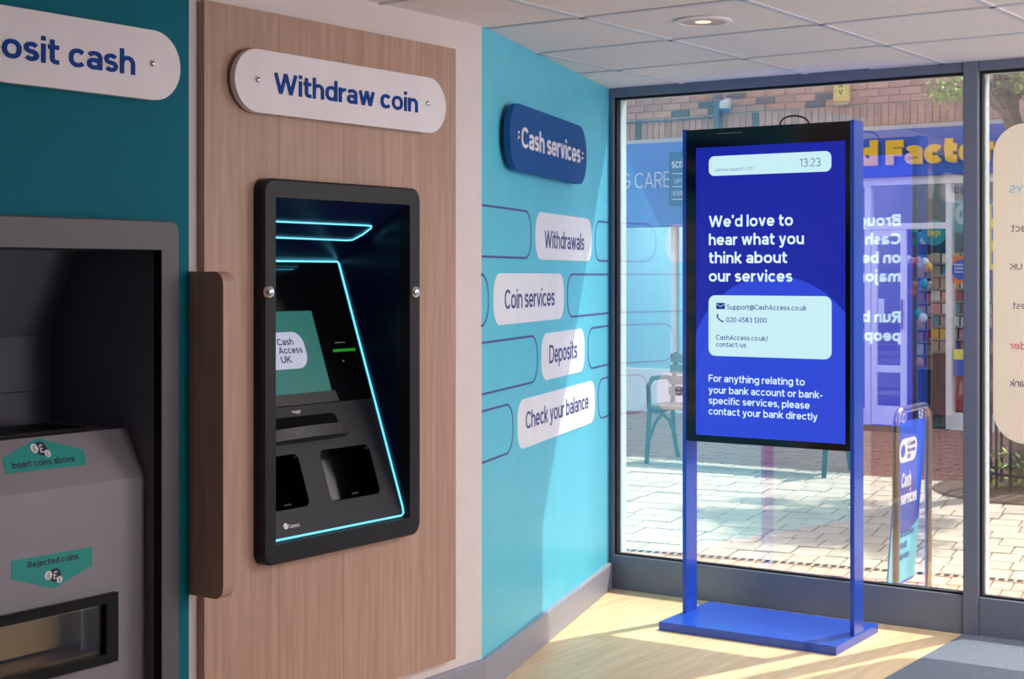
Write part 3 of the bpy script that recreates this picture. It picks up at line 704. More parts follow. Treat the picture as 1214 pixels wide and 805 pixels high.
# note shelf: flat dark plate painted as the recess shade, with curved lip
px1, pz0 = fpl(407, 520); pzt = fpl(360, 493)[1]; pzm = fpl(360, 509)[1]
fplate('pocket', rrect(XL, px1-.008, pzm-.01, pzt, .02, 5), .0, .003, 'hole_shade', am)
xs_ = [XL+(px1-XL)*i/10 for i in range(11)]
lo = []
for i, x in enumerate(xs_):
    t = (x-(a_xl+a_xr)/2+.06)/.2; b_ = max(.0, .05-.025*t*t)
    z0_ = fpl(360, 524)[1]; z1_ = pzm
    lo.append([onf(x, z0_, 0), onf(x, z0_+.004, b_), onf(x, z1_, b_+.002), onf(x, z1_, b_-.006), onf(x, z1_-.004, 0)])
part('note_tray', MB().loft(lo), 'lip', am)
# housing
part('housing_side', MB().faces([(a_xr, PY, a_zb-.005), (a_xr, PY, a_zt+.004), (a_xr, yb+.02, a_zt+.004), (a_xr, yb+.02, a_zb-.005),
                                 (a_xr+.005, PY, a_zb-.005), (a_xr+.005, PY, a_zt+.004), (a_xr+.005, yb+.02, a_zt+.004), (a_xr+.005, yb+.02, a_zb-.005)],
                                [(0, 1, 2, 3), (4, 5, 6, 7), (0, 1, 5, 4), (1, 2, 6, 5), (2, 3, 7, 6), (3, 0, 4, 7)]), 'navy_gloss', am)
part('housing_side', MB().box(a_xl-.011, a_xl-.005, PY+.002, yb+.02, a_zb-.005, a_zt+.004), 'navy_gloss', am)
ca, cb = (PY-.03, a_zt), (yb, zb)
part('housing_top', MB().loft([[(x, ca[0], ca[1]), (x, cb[0], cb[1]), (x, cb[0], cb[1]+.008), (x, ca[0]+.03, ca[1]+.004)] for x in (a_xl-.005, a_xr)]), 'navy_gloss', am)
# LEDs
def cpl(px, py): return WL.PS(px, py, ca, cb)
def oncl(x, z): k_ = (cb[0]-ca[0])/(cb[1]-ca[1]); return (x, ca[0]+k_*(z-ca[1]), z-.003)
r_led = .0026
q = [cpl(327, 261.5), cpl(434, 266.3), cpl(440.5, 267), cpl(440, 269.5), cpl(430, 277), cpl(418, 283.5), cpl(411, 284), cpl(327, 280.5)]
part('ceiling_light_strip', MB().tube([oncl(a, b) for a, b in q], r_led, 8), 'led', am)
e_ = .005
q = [(XL+.002, zb-.004), (a_xr-e_-.004, zb-.004), (a_xr-e_, zb-.01), (a_xr-e_, zf+.03), (a_xr-e_-.004, zf+.012), (a_xr-e_-.016, zf+.006), (XL+.002, zf+.006)]
part('edge_light_strip', MB().tube([onf(a, b, .002) for a, b in q], .0032, 8), 'led', am)
x0, z0 = fpl(327, 319.5); x1 = fpl(348, 320)[0]
part('status_light', MB().tube([onf(x0, z0, .001), onf(x1, z0, .001)], .0012, 6), 'led2', am)
for px in (318.5, 491.5):
    x, z = WL.P(px, 346, AY)
    part('mirror_dome', MB().lathe([(.021, 0), (.0198, -.006), (.0158, -.0115), (.009, -.0155), (.002, -.017)], (x, AY, z), 'y', 24), 'chrome', am, smooth=True, label='small chrome dome mirror')

# ================================================================== COIN DEPOSIT MACHINE
dm = thing('coin_deposit_machine', WL, ((d_xl+d_xr)/2, PY, .14), 'large grey coin deposit machine recessed in the teal board at the left edge', 'coin machine')
fw = d_xo-d_xr
part('surround', MB().ring(rrect(d_xl-fw, d_xo, .14, d_zo, .028, 6), rrect(d_xl, d_xr, d_zb, d_zt, .001, 6), DY, PY, .004), 'mach_frame', dm, smooth=True)
part('seal', MB().ring(rrect(d_xl, d_xr, d_zb, d_zt, .001, 2), rrect(d_xl+.002, d_xr-.002, d_zb+.002, d_zt-.002, .001, 2), DY+.004, DY+.03), 'black_matt', dm)
ybk, zbk = WL.PX(60, 398, d_xr); ysl, _ = WL.PX(90, 297, d_xr); ztop = WL.PX(60, 500, d_xr)[1]
yv, zv = WL.PX(172.5, 565, d_xr); yt, zt = WL.PX(151, 507, d_xr)
part('recess_side', MB().box(d_xr, d_xr+.004, PY, ybk+.02, d_zb, d_zt), 'mach_in', dm)
part('recess_side', MB().box(d_xl-.004, d_xl, PY, ybk+.02, d_zb, d_zt), 'mach_in', dm)
part('recess_top', MB().loft([[(x, PY, d_zt), (x, ysl, d_zt), (x, ybk, zbk), (x, ybk+.006, zbk), (x, ysl+.004, d_zt+.004), (x, PY, d_zt+.004)] for x in (d_xl, d_xr)]), 'mach_in', dm)
zsm = WL.PX(60, 462, d_xr)[1]
part('recess_back', MB().box(d_xl, d_xr, ybk, ybk+.006, zsm+.001, zbk), 'mach_in', dm)
part('recess_back', MB().box(d_xl, d_xr, ybk, ybk+.006, ztop-.1, zsm-.001), 'mach_in', dm)
tr0 = WL.P(141.4, 702, yv-.02); tr1 = WL.P(141.4, 783.6, yv-.02); TX1 = tr0[0]; TZ1 = tr0[1]; TZ0 = tr1[1]; TX0 = TX1-.42
ti = WL.P(126.6, 716, yv-.02); tib = WL.P(126.6, 775.8, yv-.02); IX1, IZ1, IZ0 = ti[0], ti[1], tib[1]; IX0 = TX0+.04
part('leak_block', MB().box(d_xl-.004, d_xr+.004, ybk+.007, ybk+.012, d_zb, zbk), 'black_matt', dm)  # unseen dark backing added to stop light leaking through the back joint
b_r = d_xr-.003
part('casing', MB().grid(d_xl+.003, b_r, d_zb, zv, [(IX0-.002, IX1+.002, IZ0-.002, IZ1+.002)], yv, yv+.004), 'silver', dm)
part('sloped_cover', MB().loft([[(x, yv, zv+.0005), (x, yt, zt), (x, yt+.02, ztop+.0005), (x, ybk, ztop), (x, ybk, ztop-.03), (x, yv+.004, zv-.03)] for x in (d_xl+.003, b_r)]), 'silver', dm)
sx_ = WL.PX(85, 505, d_xr)
sl_x1 = WL.P(86, 505, yt+.1)[0]
part('coin_slot', MB().box(d_xl+.02, sl_x1, yt+.04, ybk-.12, ztop, ztop+.012, .003), 'black_matt', dm)
part('return_tray_frame', MB().ring([(TX0, TZ0), (TX1, TZ0), (TX1, TZ1), (TX0, TZ1)], [(IX0, IZ0), (IX1, IZ0), (IX1, IZ1), (IX0, IZ1)], yv-.02, yv+.004, .003), 'black_matt', dm)
rt = part('return_tray', MB().faces([(IX0, yv+.004, IZ0), (IX1, yv+.004, IZ0), (IX1, yv+.004, IZ1), (IX0, yv+.004, IZ1), (IX0, yv+.1, IZ0+.015), (IX1, yv+.1, IZ0+.015), (IX1, yv+.1, IZ1), (IX0, yv+.1, IZ1)],
                                   [(4, 5, 6, 7), (1, 2, 6, 5), (0, 3, 7, 4), (3, 2, 6, 7)]), 'brass', dm)
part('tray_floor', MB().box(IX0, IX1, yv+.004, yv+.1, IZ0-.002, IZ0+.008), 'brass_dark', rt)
part('tray_glass', MB().box(IX0, IX1, yv-.006, yv-.003, IZ0, IZ1), 'shopglass', rt)
part('tray_lamp_rail', MB().box(IX0, IX1, yv+.0, yv+.008, IZ1-.008, IZ1-.001), 'brass', rt)
part('tray_end_block', MB().box(IX1-.045, IX1-.018, yv+.03, yv+.06, IZ0+.01, IZ1-.01), 'steel', rt)
# stickers
SA, SB = (yv, zv), (yt, zt); ks = (SB[0]-SA[0])/(SB[1]-SA[1]); ss = math.sqrt(1+ks*ks)
ons = lambda x, z, d: (x, SA[0]+ks*(z-SA[1])-d/ss, z+d*ks/ss)
spl = lambda px, py: WL.PS(px, py, SA, SB)
lp = [spl(*p) for p in ((7.5, 562), (102, 551), (98.5, 533.3), (43, 519.7), (2.5, 543.4))]
st = part('sticker', MB().loft([[ons(a, b, .001) for a, b in lp], [ons(a, b, 0) for a, b in lp]]), 'sticker', dm, label='teal sticker reading Insert coins above')
x0, z0 = spl(15, 556); x1 = spl(90.5, 551)[0]
z0 = (z0+spl(90, 547.5)[1])/2
letters('Insert coins above', x0, x1, z0, .0165, 0, 'scr_text', st, bold=.022, fn=lambda x, z, d: ons(x, z, .0012+d*.1))
vpl = lambda px, py: WL.P(px, py, yv)
lp2 = [vpl(*p) for p in ((13.2, 687), (63.2, 698), (108.8, 670), (108.8, 648.4), (13.2, 665))]
st2 = part('sticker', MB().loft([[(a, yv-.001, b) for a, b in lp2], [(a, yv, b) for a, b in lp2]]), 'sticker', dm, label='teal sticker reading Rejected coins')
x0, z0 = vpl(32.6, 673.9); x1 = vpl(93, 664)[0]
letters('Rejected coins', x0, x1, z0, .0165, yv-.001, 'scr_text', st2, bold=.022, deep=.0005)
for par, fpos, fmap in ((st, spl(48.5, 532), ons), (st2, vpl(65, 681.5), lambda x, z, d: (x, yv-d, z))):
    for ddx, ddz, rad, m1, m2, lift in ((0, 0, .018, 'scr_text', 'sign_white', .0016), (-.021, .002, .0115, 'sign_white', 'scr_text', .0022), (.014, -.014, .009, 'sign_white', 'scr_text', .0022)):
        cx_, cz_ = fpos[0]+ddx, fpos[1]+ddz; lo = circ(cx_, cz_, rad, 20)
        part('coin_symbol', MB().loft([[fmap(a, b, lift) for a, b in lo], [fmap(a, b, .001) for a, b in lo]]), m1, par)
        letters('£', cx_-rad*.38, cx_+rad*.38, cz_-rad*.55, rad*1.1, 0, m2, par, bold=.01, fn=lambda x, z, d, L=lift, f_=fmap: f_(x, z, L+.0002+d*.1))

# ================================================================== KIOSK
KW = .785; ky0, ky1 = .207, .312; KZ1 = 2.125; KZ0 = .781; pw = .018
kk = thing('display_stand', KF, (KW/2, .24, 0), 'tall freestanding blue display stand with a lit blue portrait screen on the oak floor', 'display')
part('base_plate', MB().box(0, KW, 0, .475, 0, .036, .002), 'kiosk', kk)
for x in (0.006, KW-pw-.004): part('post', MB().box(x, x+pw, ky0, ky1, .036, KZ1, .0015), 'kiosk', kk)
bx0, bx1 = .006+pw, KW-pw-.004
part('display_body', MB().box(bx0, bx1, ky0+.004, ky1-.004, KZ0, KZ1-.004, .002), 'black_matt', kk)
KS = ky0+.004
kx0, kz1 = KF.P(825.4, 175.5, KS); kz0 = KF.P(825.3, 515.2, KS)[1]; kx1 = KF.P(1002.7, 166.4, KS)[0]
part('front_glass', MB().ring([(bx0, KZ0), (bx1, KZ0), (bx1, KZ1-.004), (bx0, KZ1-.004)], [(kx0, kz0), (kx1, kz0), (kx1, kz1), (kx0, kz1)], KS-.004, KS), 'black', kk)
scr = part('screen', MB().box(kx0, kx1, KS-.002, KS, kz0, kz1), 'screen', kk)
SYK = KS-.002
cxx, czt = KF.P(918, 327, SYK); rad = .39; ccz = czt-rad
lo = []
for i in range(181):
    a = 2*math.pi*i/180; x = min(max(cxx+rad*math.cos(a), kx0+.0005), kx1-.0005); z = ccz+rad*math.sin(a)
    if z < kz0+.0005: continue
    lo.append((x, z))
lo = [p for i, p in enumerate(lo) if i == 0 or (Vector(p)-Vector(lo[i-1])).length > 1e-5]
# arc down to the bottom of the screen: same light blue all the way
apts = []
for i in range(0, 91):
    a = math.pi-math.pi*i/90; x = cxx+rad*math.cos(a); z = ccz+rad*math.sin(a)
    if kx0 < x < kx1: apts.append((x, z))
loop = [(kx0, kz0+.0005)]+[(kx0, apts[0][1])]+apts+[(kx1, apts[-1][1]), (kx1, kz0+.0005)]
part('screen_circle', MB().plate(loop, SYK-.0006, SYK), 'screen2', scr)
def kp(px, py): return KF.P(px, py, SYK)
def panelk(pl, pr, t, b, r, name):
    x0, z1 = kp(pl, t); z0 = kp(pl, b)[1]; x1 = kp(pr, t)[0]; return part(name, MB().plate(rrect(x0, x1, z0, z1, r, 6), SYK-.0012, SYK), 'screen_pale', scr)
panelk(840.5, 985.6, 185.6, 208.8, .025, 'screen_banner'); panelk(840.2, 986, 350, 421.6, .03, 'screen_card')
for s, pl, pr, pb, pt, m_, bo in (("We'd love to", 840.5, 940, 269.3, 256, 'screen_txt', .02), ('hear what you', 840.5, 953, 290.8, 277.5, 'screen_txt', .02), ('think about', 840.5, 933, 312.2, 299, 'screen_txt', .02), ('our services', 840.5, 939.4, 333.8, 320.6, 'screen_txt', .02),
                              ('13:23', 948, 972.7, 197.8, 188.2, 'screen_navy', 0), ('overcast clouds 8°C / 13°C', 847.8, 893.7, 203.3, 199.8, 'screen_navy', 0),
                              ('Support@CashAccess.co.uk', 861.7, 956.2, 366.8, 361, 'screen_navy', .012), ('020 4583 1200', 860.8, 909, 381.8, 376, 'screen_navy', .012), ('CashAccess.co.uk/', 849, 910.6, 402.6, 397, 'screen_navy', .012), ('contact-us', 849, 884.7, 410.8, 405.3, 'screen_navy', .012),
                              ('For anything relating to', 840.2, 954, 452.3, 444, 'screen_txt', .014), ('your bank account or bank-', 840.2, 975, 466, 457.8, 'screen_txt', .014), ('specific services, please', 840.2, 959.8, 478.6, 470.4, 'screen_txt', .014), ('contact your bank directly', 840.2, 969, 491.2, 483, 'screen_txt', .014)):
    TX(KF, s, pl, pr, pb, pt, SYK-.0012, m_, scr, bold=bo, deep=.0006)
x0, z1 = kp(849.3, 359); x1, z0 = kp(859.6, 366.5)
part('envelope_icon', MB().plate([(x0, z0), (x1, z0), (x1, z1), (x0, z1)], SYK-.0018, SYK-.0012), 'screen_navy', scr)
xm = (x0+x1)/2; zm = (z0+z1)/2-.002
part('envelope_fold', MB().loft([[(a, SYK-.0024, b) for a, b in p] for p in ()] or [[(x0+.002, SYK-.0022, z1-.004), (xm, SYK-.0022, zm), (x1-.002, SYK-.0022, z1-.004), (x1-.002, SYK-.0022, z1-.0065), (xm, SYK-.0022, zm-.0025), (x0+.002, SYK-.0022, z1-.0065)],
     [(x0+.002, SYK-.0018, z1-.004), (xm, SYK-.0018, zm), (x1-.002, SYK-.0018, z1-.004), (x1-.002, SYK-.0018, z1-.0065), (xm, SYK-.0018, zm-.0025), (x0+.002, SYK-.0018, z1-.0065)]]), 'screen_pale', scr)
x0, z1 = kp(850, 372); x1, z0 = kp(858, 382)
part('phone_icon', MB().tube([(x0+.004, SYK-.0014, z1-.002), (x0+.003, SYK-.0014, z1-.014), (x0+.011, SYK-.0014, z0+.012), (x1-.006, SYK-.0014, z0+.003), (x1, SYK-.0014, z0+.004)], .003, 6, rs=[.005, .003, .003, .003, .005]), 'screen_navy', scr)
# street-side screen (seen mirrored in the window)
KB = ky1-.004
part('back_glass', MB().ring([(bx0, KZ0), (bx1, KZ0), (bx1, KZ1-.004), (bx0, KZ1-.004)], [(kx0, kz0), (kx1, kz0), (kx1, kz1), (kx0, kz1)], KB, KB+.004), 'black', kk)
bs = part('street_screen', MB().box(kx0, kx1, KB, KB+.002, kz0, kz1), 'street_blue', kk)
def btext(s, row, x_r, cap=.052):
    a, b = wid(s, .02); wd = (b-a)*cap/CAPH
    letters(s, x_r-wd, x_r, row, cap, 0, 'street_txt', bs, bold=.03, mirror=True, fn=lambda x, z, d: (x, KB+.0026+d*.2, z))
for s, z in (('Brought by', 1.72), ('Cash Access', 1.635), ('on behalf of', 1.55), ('major banks', 1.465), ('Run by', 1.28), ('people', 1.195)): btext(s, z, kx1-.055)
cx0 = KF.P(928, 148, .26)[0]
pts = []
for i in range(13):
    a = math.pi*i/12; pts.append((cx0+.045-.055*math.cos(a)*1.0+(0.02 if i > 6 else 0)*(i-6)/6, .255, KZ1-.004+.04*math.sin(a)**.8))
part('power_cable', MB().tube(pts, .0035, 8), 'black_matt', kk, smooth=True)
part('lock', MB().lathe([(.008, 0), (.008, -.002)], (KF.P(950, 158, KS-.004)[0], KS-.004, KF.P(950, 158, KS-.004)[1]), 'y', 14), 'charcoal', kk)
part('service_slot', MB().box(KF.P(850, 160, KS)[0], KF.P(880, 160, KS)[0], KS-.005, KS-.004, 2.098, 2.1), 'mid_grey', kk)

# ================================================================== CEILING DOWNLIGHTS
def downlight(x, y, lit, label):
    t = thing('downlight', WORLD, (x, y, CEIL), label, 'light', 'recessed ceiling downlights')
    z = CEIL
    part('trim_ring', MB().lathe([(.098, .004), (.102, .0), (.1, -.004), (.082, -.006), (.076, -.001), (.076, .004)], (x, y, z), n=36), 'sign_white', t, smooth=True)
    part('reflector', MB().lathe([(.078, -.003), (.06, -.0015), (.036, .0005), (.03, .001)], (x, y, z), n=32), 'lamp_cup', t, smooth=True)
    part('lamp', MB().lathe([(.03, -.001), (.028, -.0035), (.01, -.005)], (x, y, z), n=20), 'lamp_glow', t, smooth=True)
dlx, dly = (833.5-607)/1800*5.3, 5.3
downlight(dlx, dly, True, 'round recessed ceiling downlight with a chrome reflector above the display stand')

# ================================================================== STREET
FX0, FX1 = -7.0, 10.0
gz = -.02
bed = solo('ground', WORLD, MB().box(-14, 22, -8, 30, gz-.1, gz-.012), 'bed', kind='structure')
# hole under the room: the ground lies just below the room floor slab, so lower it there
win_out = WW.w(0, .1).xy
dA = Vector((.604, 8.37)); dB = Vector((2.531, 7.504)); DF = Fr(dA, dB-dA)
# zones (convex, ccw)
def zone(pts): 
    a = sum(pts[i].x*pts[(i+1) % len(pts)].y-pts[(i+1) % len(pts)].x*pts[i].y for i in range(len(pts)))
    return pts if a > 0 else list(reversed(pts))
def isect(p, r, q, s):
    cr = r.x*s.y-r.y*s.x; t = ((q-p).x*s.y-(q-p).y*s.x)/cr; return p+r*t
wp0 = WW.w(0, .1).xy; ip = isect(wp0, WW.x, DF.w(0, -.04).xy, DF.x)
z_pink = zone([WW.w(-2, .1).xy, isect(wp0, WW.x, DF.w(3.2, 0).xy, DF.y), DF.w(3.2, -.035).xy, DF.w(-2.4, -.035).xy])
f1 = FF.w(0, -3.7).xy
z_cream = zone([DF.w(-2.4, .04).xy, DF.w(4.2, .04).xy, isect(DF.w(4.2, 0).xy, DF.y, f1, FF.x), isect(DF.w(-2.4, 0).xy, DF.y, f1, FF.x)])
z_red = zone([FF.w(FX0, -3.7).xy, FF.w(FX1, -3.7).xy, FF.w(FX1, -.05).xy, FF.w(FX0, -.05).xy])
def vis(p, m=30):
    if p.y < 5: return False
    px = CX+F*p.x/p.y; py = HY+F*1.5/p.y; return 725-m < px < 1214+m and py < 700
def pave(fr, zn, pw_, pl_, m_, name, maxn, label):
    me = {}; cells = []
    ls = [fr.l(p) for p in zn]; x0 = min(p.x for p in ls); x1 = max(p.x for p in ls); y0 = min(p.y for p in ls); y1 = max(p.y for p in ls)
    j = 0; y = y0
    while y < y1:
        x = x0-(pw_/2 if j % 2 else 0)-random.random()*.03
        while x < x1:
            ww = pw_*random.uniform(.8, 1.2) if name == 'paver' else pw_
            q = uniq(clip([fr.w(x, y).xy, fr.w(x+ww, y).xy, fr.w(x+ww, y+pl_).xy, fr.w(x, y+pl_).xy], zn))
            if parea(q) > pw_*pl_*.12: cells.append(q)
            x += ww
        y += pl_; j += 1
    def cen(q): return sum(q, Vector((0, 0)))/len(q)
    root = solo(label[0], WORLD, slab(MB(), zn, gz-.014, gz-.0115), 'bed', at=tuple(cen(zn))+(gz-.0135,), kind='structure')
    v = sorted([q for q in cells if vis(cen(q))], key=lambda q: cen(q).y); near = v[:maxn]; ids = {id(q) for q in near}
    for q in near:
        c = cen(q); dz = random.uniform(-.003, .003); qq = shrink([p-c for p in q], .006)
        L = [[(p.x, p.y, -.012) for p in qq], [(p.x, p.y, dz-.004) for p in qq], [(p.x, p.y, dz) for p in shrink(qq, .004)]]
        o = bpy.data.objects.new(name, MB().loft(L).mesh(name, m_)); COL.objects.link(o); o.parent = root; o.location = Vector((c.x, c.y, gz))-root.location
    rest = MB(); nrest = 0
    for q in cells:
        if id(q) in ids: continue
        dz = random.uniform(-.003, .003); qq = shrink(q, .006); slab(rest, qq, gz-.012, gz+dz); nrest += 1
    if nrest:
        o = bpy.data.objects.new('distant_'+name, rest.mesh('distant_'+name, m_, root.location)); COL.objects.link(o); o.parent = root; o['kind'] = 'stuff'
    else: rest.bm.free()
pave(DF, z_cream, .17, .24, 'paver', 'paver', 290, ('pavement', 0))
pave(DF, z_pink, .1, .2, 'paver_pink', 'edge_paver', 120, ('pavement_edge', 0))
pave(FF, z_red, .215, .105, 'paver_red', 'red_paver', 200, ('pavement_by_shops', 0))
dr = thing('slot_drain', DF, (1, 0, gz), 'slotted drain channel running across the paving outside the window', 'drain')
part('channel', MB().box(-2.2, 3.2, -.033, .038, gz-.012, gz+.001), 'drain', dr)
mb = MB(); x = -2.1
while x < 3.1: mb.box(x, x+.027, -.024, .03, gz+.001, gz+.0022); x += .044
part('slots', mb, 'hole_shade', dr, kind='stuff')  # dark pieces laid on the channel as the shade in its openings

# ---- facade
def brickmesh(w_, h_, m_, name): return MB().box(-w_/2, w_/2, -.02, 0, -h_/2, h_/2, .003, 1).mesh(name, m_)
bA = brickmesh(.215, .065, 'brick', 'brick'); bD = brickmesh(.215, .065, 'brick_dark', 'brick'); sA = brickmesh(.065, .215, 'brick', 'brick'); sD = brickmesh(.065, .215, 'brick_dark', 'brick')
bd = thing('brick_building', FF, (2, .0, 0), 'red brick upper storey above the shopfronts across the street', 'building')
FZ = 2.985; HTOP = 5.6
part('wall', MB().box(FX0, FX1, .0, .35, FZ-.05, HTOP), 'mortar', bd)
part('parapet_cap', MB().box(FX0-.05, FX1+.05, -.06, .4, HTOP, HTOP+.08), 'white_paint', bd)
xbr0, xbr1 = -.25, 5.9; darkset = random.Random(3)
restm = MB()
i = 0; x = FX0
while x < FX1-.08:
    if xbr0 < x < xbr1: inst('brick', sD if darkset.random() < .06 else sA, bd, (x+.0375, 0, FZ+.118))
    else: restm.box(x+.005, x+.07, -.02, 0, FZ+.01, FZ+.225)
    x += .075
row = 0; z = FZ+.2325
while z < HTOP-.08:
    x = FX0+(.1125 if row % 2 else 0)
    while x < FX1-.23:
        if xbr0 < x < xbr1-.1 and row < 5: inst('brick', bD if darkset.random() < .09 else bA, bd, (x+.1125, 0, z+.0375))
        else: restm.box(x+.005, x+.22, -.02, 0, z+.005, z+.07)
        x += .225
    z += .075; row += 1
part('far_bricks', restm, 'brick', bd, kind='stuff')
part('ledge', MB().box(FX0, FX1, -.06, .02, FZ-.04, FZ+.003), 'mortar', bd)
# drainpipe, cable, camera, alarm
x, _ = FF.P(851, 125, -.06)
dp = thing('drainpipe', FF, (x, -.06, FZ), 'blue grey square drainpipe on the brick wall left of the camera', 'drainpipe')
part('pipe', MB().box(x-.035, x+.035, -.1, -.03, FZ+.02, 4.4, .008), 'pipe', dp)
for z in (3.35, 4.1): part('bracket', MB().box(x-.05, x+.05, -.105, -.018, z, z+.03), 'pipe', dp)
x, z = FF.P(860, 127, -.1)
cc = thing('security_camera', FF, (x, -.02, z), 'small white security camera with blue dome on the brick wall', 'camera')
part('mount', MB().box(x-.03, x+.03, -.07, -.02, z+.03, z+.1, .006), 'cctv_w', cc)
part('hood', MB().lathe([(.02, .07), (.055, .055), (.062, .02), (.062, -.02), (.055, -.03)], (x, -.11, z+.01), n=20), 'cctv_w', cc, smooth=True)
part('dome', MB().ball((x, -.11, z-.03), .048, (1, 1, .9)), 'cctv_b', cc, smooth=True)
x0, z0 = FF.P(988, 125, -.08); x1, _ = FF.P(1007.5, 125, -.08)
al = thing('alarm_box', FF, ((x0+x1)/2, -.02, z0), 'yellow alarm box on the brick wall above the display stand', 'alarm box')
part('cover', MB().box(x0, x1, -.1, -.03, z0+.03, z0+.5, .015), 'alarm', al)
part('base', MB().box(x0+.01, x1-.01, -.095, -.02, z0-.005, z0+.03, .01), 'alarm2', al)
part('inset', MB().box(x0+.04, x1-.04, -.103, -.1, z0+.09, z0+.45, .001), 'c_lemon', al)
for s, zz_ in (('V', .1), ('A', .175), ('N', .25)): letters(s, (x0+x1)/2-.024, (x0+x1)/2+.024, z0+zz_, .05, -.103, 'black_matt', al, bold=.02)
xa, za = FF.P(736, 146, -.03); xb2 = FF.P(847, 140, -.03)[0]
solo('wall_cable', FF, MB().tube([(xa-3, -.03, za), (xa, -.03, za), ((xa+xb2)/2, -.03, za-.006), (xb2, -.03, za)], .012, 6), 'pipe', at=(xa, -.03, za), label='dark cable clipped along the brick wall left of the drainpipe', cat='cable')

# opticians shopfront
DIV = 2.3; S1 = thing('optician_shopfront', FF, (-1.5, 0, gz), 'opticians shopfront with a blue violet fascia, left of the card shop', 'shop')
part('fascia', MB().box(FX0, DIV-.05, -.12, .1, 2.02, FZ-.045, .01), 'fascia1', S1)
x1, zbb = FF.P(795, 222.5, -.12); x0 = FF.P(737, 222.5, -.12)[0]; cap = FF.P(737, 206.5, -.12)[1]-zbb
wa = wid('G CARE'); wb = wid('HEARING CARE')
zbb = FF.P(737, 224, -.12)[1]
sg = (x1-x0)/(wa[1]-wa[0]); letters('HEARING CARE', x1-(wb[1]-wb[0])*sg, x1, zbb, cap, -.12, 'print_white', S1, bold=.0, deep=.01)
part('stall_riser', MB().box(FX0, DIV-.05, -.04, .1, gz, .45), 'white_paint', S1)
part('shop_floor', MB().box(FX0, DIV-.05, .1, 3, gz, .1), 'shop_floor', S1)
part('back_wall', MB().box(FX0, DIV-.05, 3, 3.1, gz, 2.9), 'cyan_haze', S1)
part('side_wall', MB().box(FX0-.1, FX0, 0, 3.1, gz, 2.95), 'shop_in', S1); part('side_wall', MB().box(DIV-.05, DIV+.05, -.05, 3.1, gz, 2.95), 'shop_in', S1)
part('shop_ceiling', MB().box(FX0-.1, FX1+.1, .1, 3.1, 2.72, 2.85), 'c_white', S1)
for i in range(7):
    x = FX0+i*1.53; part('mullion', MB().box(x, x+.06, -.03, .06, .45, 2.02), 'white_paint', S1)
for i in range(6): x = FX0+i*1.53; part('pane', MB().box(x+.06, x+1.53, .0, .008, .45, 2.02), 'shopglass', S1)
x0, z1 = FF.P(794, 180.5, -.32); z0 = FF.P(794, 244, -.32)[1]; x1 = x0+.62
sp = thing('hanging_sign', FF, ((x0+x1)/2, -.12, z0), 'square blue hanging sign with white lettering beside the display stand', 'sign')
part('sign_board', MB().box(x0, x1, -.34, -.3, z0, z1, .006), 'proj', sp)
part('bracket', MB().box(x0+.1, x0+.13, -.3, -.12, z1-.06, z1-.03), 'iron', sp); part('bracket', MB().box(x1-.13, x1-.1, -.3, -.12, z1-.06, z1-.03), 'iron', sp)
def sg_t(s, a, b, yb_, yt_, bo=.0):
    X0, Z0 = FF.P(a, yb_, -.34); Z1 = FF.P(a, yt_, -.34)[1]; X1 = FF.P(b, yb_, -.34)[0]; letters(s, X0, X1, Z0, Z1-Z0, -.34, 'print_white', sp, bold=bo, deep=.004)
sg_t('scrivens', 796.5, 829, 199.5, 189, .015); sg_t('OPTICIANS', 799.5, 825, 217.3, 212.5); sg_t('HEARING CARE', 797, 829, 232, 226.5)
for y_ in (206, 221.5, 236.5):
    a_ = FF.P(797, y_, -.34); part('rule', MB().box(a_[0], x1-.03, -.343, -.34, a_[1]-.004, a_[1]+.004), 'print_white', sp)

# card shop
S2 = thing('card_shopfront', FF, (5.5, 0, gz), 'card shop across the street with yellow letters on a blue fascia and white door frames', 'shop')
part('fascia', MB().box(DIV, FX1, -.14, .1, 2.47, FZ-.045, .01), 'fascia2', S2)
part('header', MB().box(DIV, FX1, -.06, .1, 2.39, 2.47), 'white_paint', S2)
xF, zF = FF.P(1052, 195.5, -.14); xr_, zr_ = FF.P(1165.5, 191, -.14); capf = FF.P(1052, 167, -.14)[1]-zF
bo = .045
a0 = wid('Card F', bo)[0]; aF0 = wid('Card ', bo)[1]
# measure where F and r start
wF = wid('Card F', bo)[1]-(wid('F', bo)[1]-wid('F', bo)[0]); wr = wid('Card Factor', bo)[1]-(wid('r', bo)[1]-wid('r', bo)[0]); wt = wid('Card Factory', bo)
sc1 = (xr_-xF)/(wr-wF); X0 = xF-(wF-wt[0])*sc1
letters('Card Factory', X0-.006, X0+(wt[1]-wt[0])*sc1-.006, zF-.008, capf, -.14, 'print_white', S2, bold=bo, deep=.02, name='letter_edge')
letters('Card Factory', X0, X0+(wt[1]-wt[0])*sc1, zF, capf, -.158, 'yellow', S2, bold=bo, deep=.03)
part('shop_floor', MB().box(DIV, FX1, .1, 3, gz, .02), 'shop_floor', S2)
part('back_wall', MB().box(DIV, FX1, 3, 3.1, gz, 2.9), 'shop_blue', S2)
part('side_wall', MB().box(FX1, FX1+.1, 0, 3.1, gz, 2.95), 'shop_in', S2)
fxs = lambda px: FF.P(px, 400, -.03)[0]
xd0, xd1 = fxs(1026), fxs(1122)
xw1 = fxs(1128.5); tzr = FF.P(1080, 268, -.03)[1]
for a, b in ((DIV+.05, DIV+.15), (xd0, fxs(1033)), (xd1, xw1), (xw1+1.9, xw1+2.0), (FX1-.1, FX1)): part('frame_post', MB().box(a, b, -.05, .05, gz, 2.39), 'white_paint', S2)
part('transom', MB().box(fxs(1033), xd1, -.05, .05, tzr-.03, tzr+.03), 'white_paint', S2)
part('pane', MB().box(fxs(1033), xd1, .0, .008, tzr+.03, 2.39), 'shopglass', S2)
